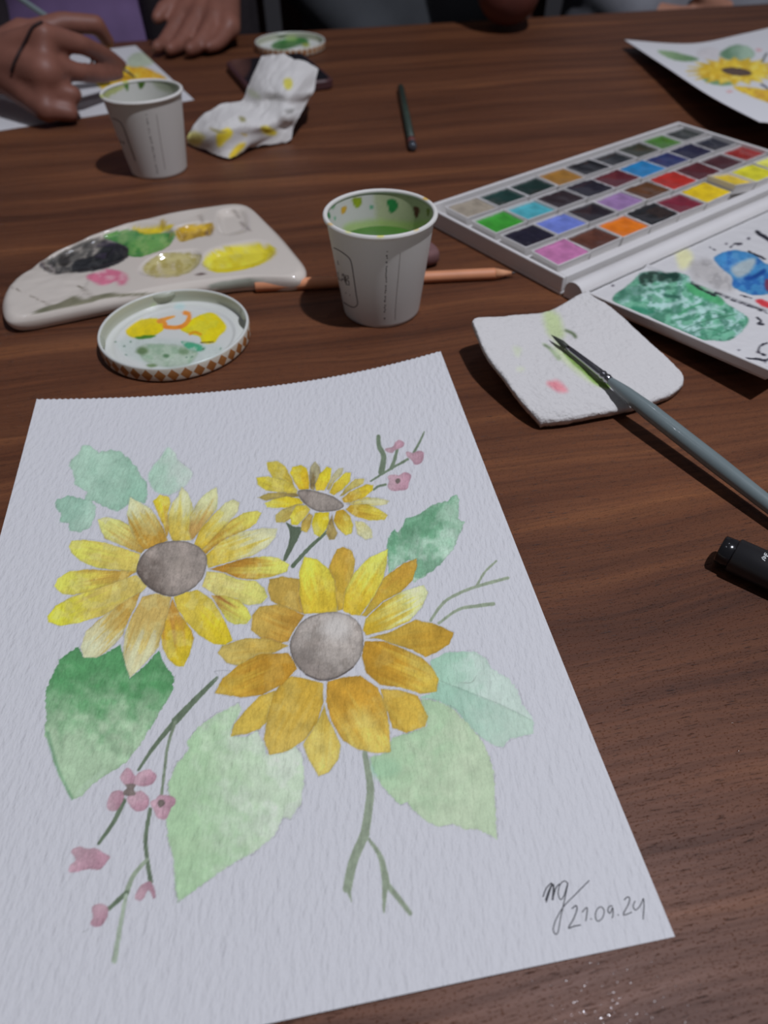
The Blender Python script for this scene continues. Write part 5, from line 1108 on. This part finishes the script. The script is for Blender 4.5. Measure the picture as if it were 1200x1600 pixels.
# ---- two more people at the far side, only their middles in view
def sitter(label, x, y, skin_m, top_m, top_label, elbow=None, hairm=None):
    b0 = np.array([x, y + 40, -280.0]); hd = (x, y - 50, 540)
    sL, sR = np.array([x - 170, y, 265.0]), np.array([x + 170, y, 265.0])
    eL = np.array([x - 165, y + 10, 30.0]); eR = np.array([x + 215, y - 90, 0.0]) if elbow is None else np.array(elbow)
    s_ = [ellipsoid((x, y, 130), (170, 105, 230)), ellipsoid((x, y, -80), (165, 115, 190)), capsule(sL, 58, (x, y, 300), 60), capsule(sR, 58, (x, y, 300), 60), capsule((x, y - 5, 290), 55, (x, y - 30, 430), 50)] + head_shapes(hd)
    s_ += [capsule(sL, 52, eL, 42), capsule(sR, 52, eR, 42)]
    wL = np.array([x - 70, y - 130, -40.0]); hands = [(eL, wL, np.array([0.9, -0.1, -0.25]))]
    if elbow is None: hands.append((eR, np.array([x + 70, y - 130, -40.0]), np.array([-0.9, -0.1, -0.25])))
    else: hands.append((eR, eR + np.array([-70.0, 40.0, 240.0]), np.array([-0.5, 0.2, 0.85])))
    for e_, w_, d in hands:
        d = d / np.linalg.norm(d); sd = np.cross(d, [0.2, 1, 0.3]); sd /= np.linalg.norm(sd); pm = w_ + d * 75
        s_ += [capsule(e_, 40, w_, 27), capsule(w_, 25, pm, 26)]
        for k, ln in enumerate((72, 80, 74, 58)):
            o_ = sd * (k - 1.5) * 20; kn = pm + o_; s_ += [capsule(w_ + o_ * 0.3, 18, kn, 12), capsule(kn, 11.5, kn + d * ln * 0.55, 10), capsule(kn + d * ln * 0.55, 10, kn + d * ln * 0.9 + np.array([0, 0, -12]), 8)]
        s_.append(capsule(w_ + d * 20 - sd * 20, 16, w_ + d * 62 - sd * 58, 10))
    for sx in (-1, 1):
        hip = np.array([x + sx * 90, y + 10, -195.0]); kn = np.array([x + sx * 110, y - 330, -205.0]); an = np.array([x + sx * 105, y - 300, -690.0]); s_ += [capsule(hip, 85, kn, 58), capsule(kn, 56, an, 36), capsule(an + [0, 20, -14], 30, an + [0, -130, -18], 24)]
    p = fused('person', s_, 6.0, 3, b0, skin_m); tag(p, label, 'person')
    t_ = [ellipsoid((x, y, 130), (180, 118, 236)), ellipsoid((x, y - 6, -80), (180, 135, 195)), capsule(sL, 64, (x, y, 300), 66), capsule(sR, 64, (x, y, 300), 66), capsule(sL, 62, eL, 54), capsule(eL, 54, eL + (wL - eL) * 0.92, 38), capsule(sR, 62, sR + (eR - sR) * (0.45 if elbow is not None else 0.85), 58)]
    if elbow is None: t_ += [capsule(sR + (eR - sR) * 0.8, 56, eR, 54), capsule(eR, 54, eR + (np.array([x + 70, y - 130, -40.0]) - eR) * 0.92, 38)]
    fused('top', t_, 9, 3, b0, top_m, p, top_label)
    tr = []
    for sx in (-1, 1):
        hip = np.array([x + sx * 90, y + 10, -195.0]); kn = np.array([x + sx * 110, y - 330, -205.0]); an = np.array([x + sx * 105, y - 300, -690.0]); tr += [capsule(hip, 94, kn, 66), capsule(kn, 65, an, 50)]
    fused('trousers', tr, 9, 2, b0, M('slate_trousers', A(46, 48, 56), 0.9, 0.15, 50), p)
    fused('hair', hair_shape(hd), 9, 2, b0, hairm, p); face_bits(p, hd)
    return p
q = atY(655, 25, 1290); el = atY(792, 20, 1075); el = np.array([el[0], el[1], 46.0])
sitter('person in dark slate clothes leaning a bare elbow on the far table edge', q[0], 1310, skin('dark_brown_skin', (80, 44, 40)), M('slate_cloth', A(50, 53, 60), 0.9, 0.12, 20, 0.3, 300, 0.001), 'dark slate top', el, M('black_hair', A(26, 24, 26), 0.5, 0.3, 120))
q = atY(1010, 10, 1420); sitter('person in pale grey top seated beyond the far table edge', q[0] + 40, 1450, skin('light_brown_skin', (150, 108, 94)), M('pale_grey_cloth', A(104, 106, 118), 0.9, 0.1, 20, 0.3, 300, 0.001), 'pale grey top', None, M('brown_hair', A(50, 38, 32), 0.5, 0.3, 120))
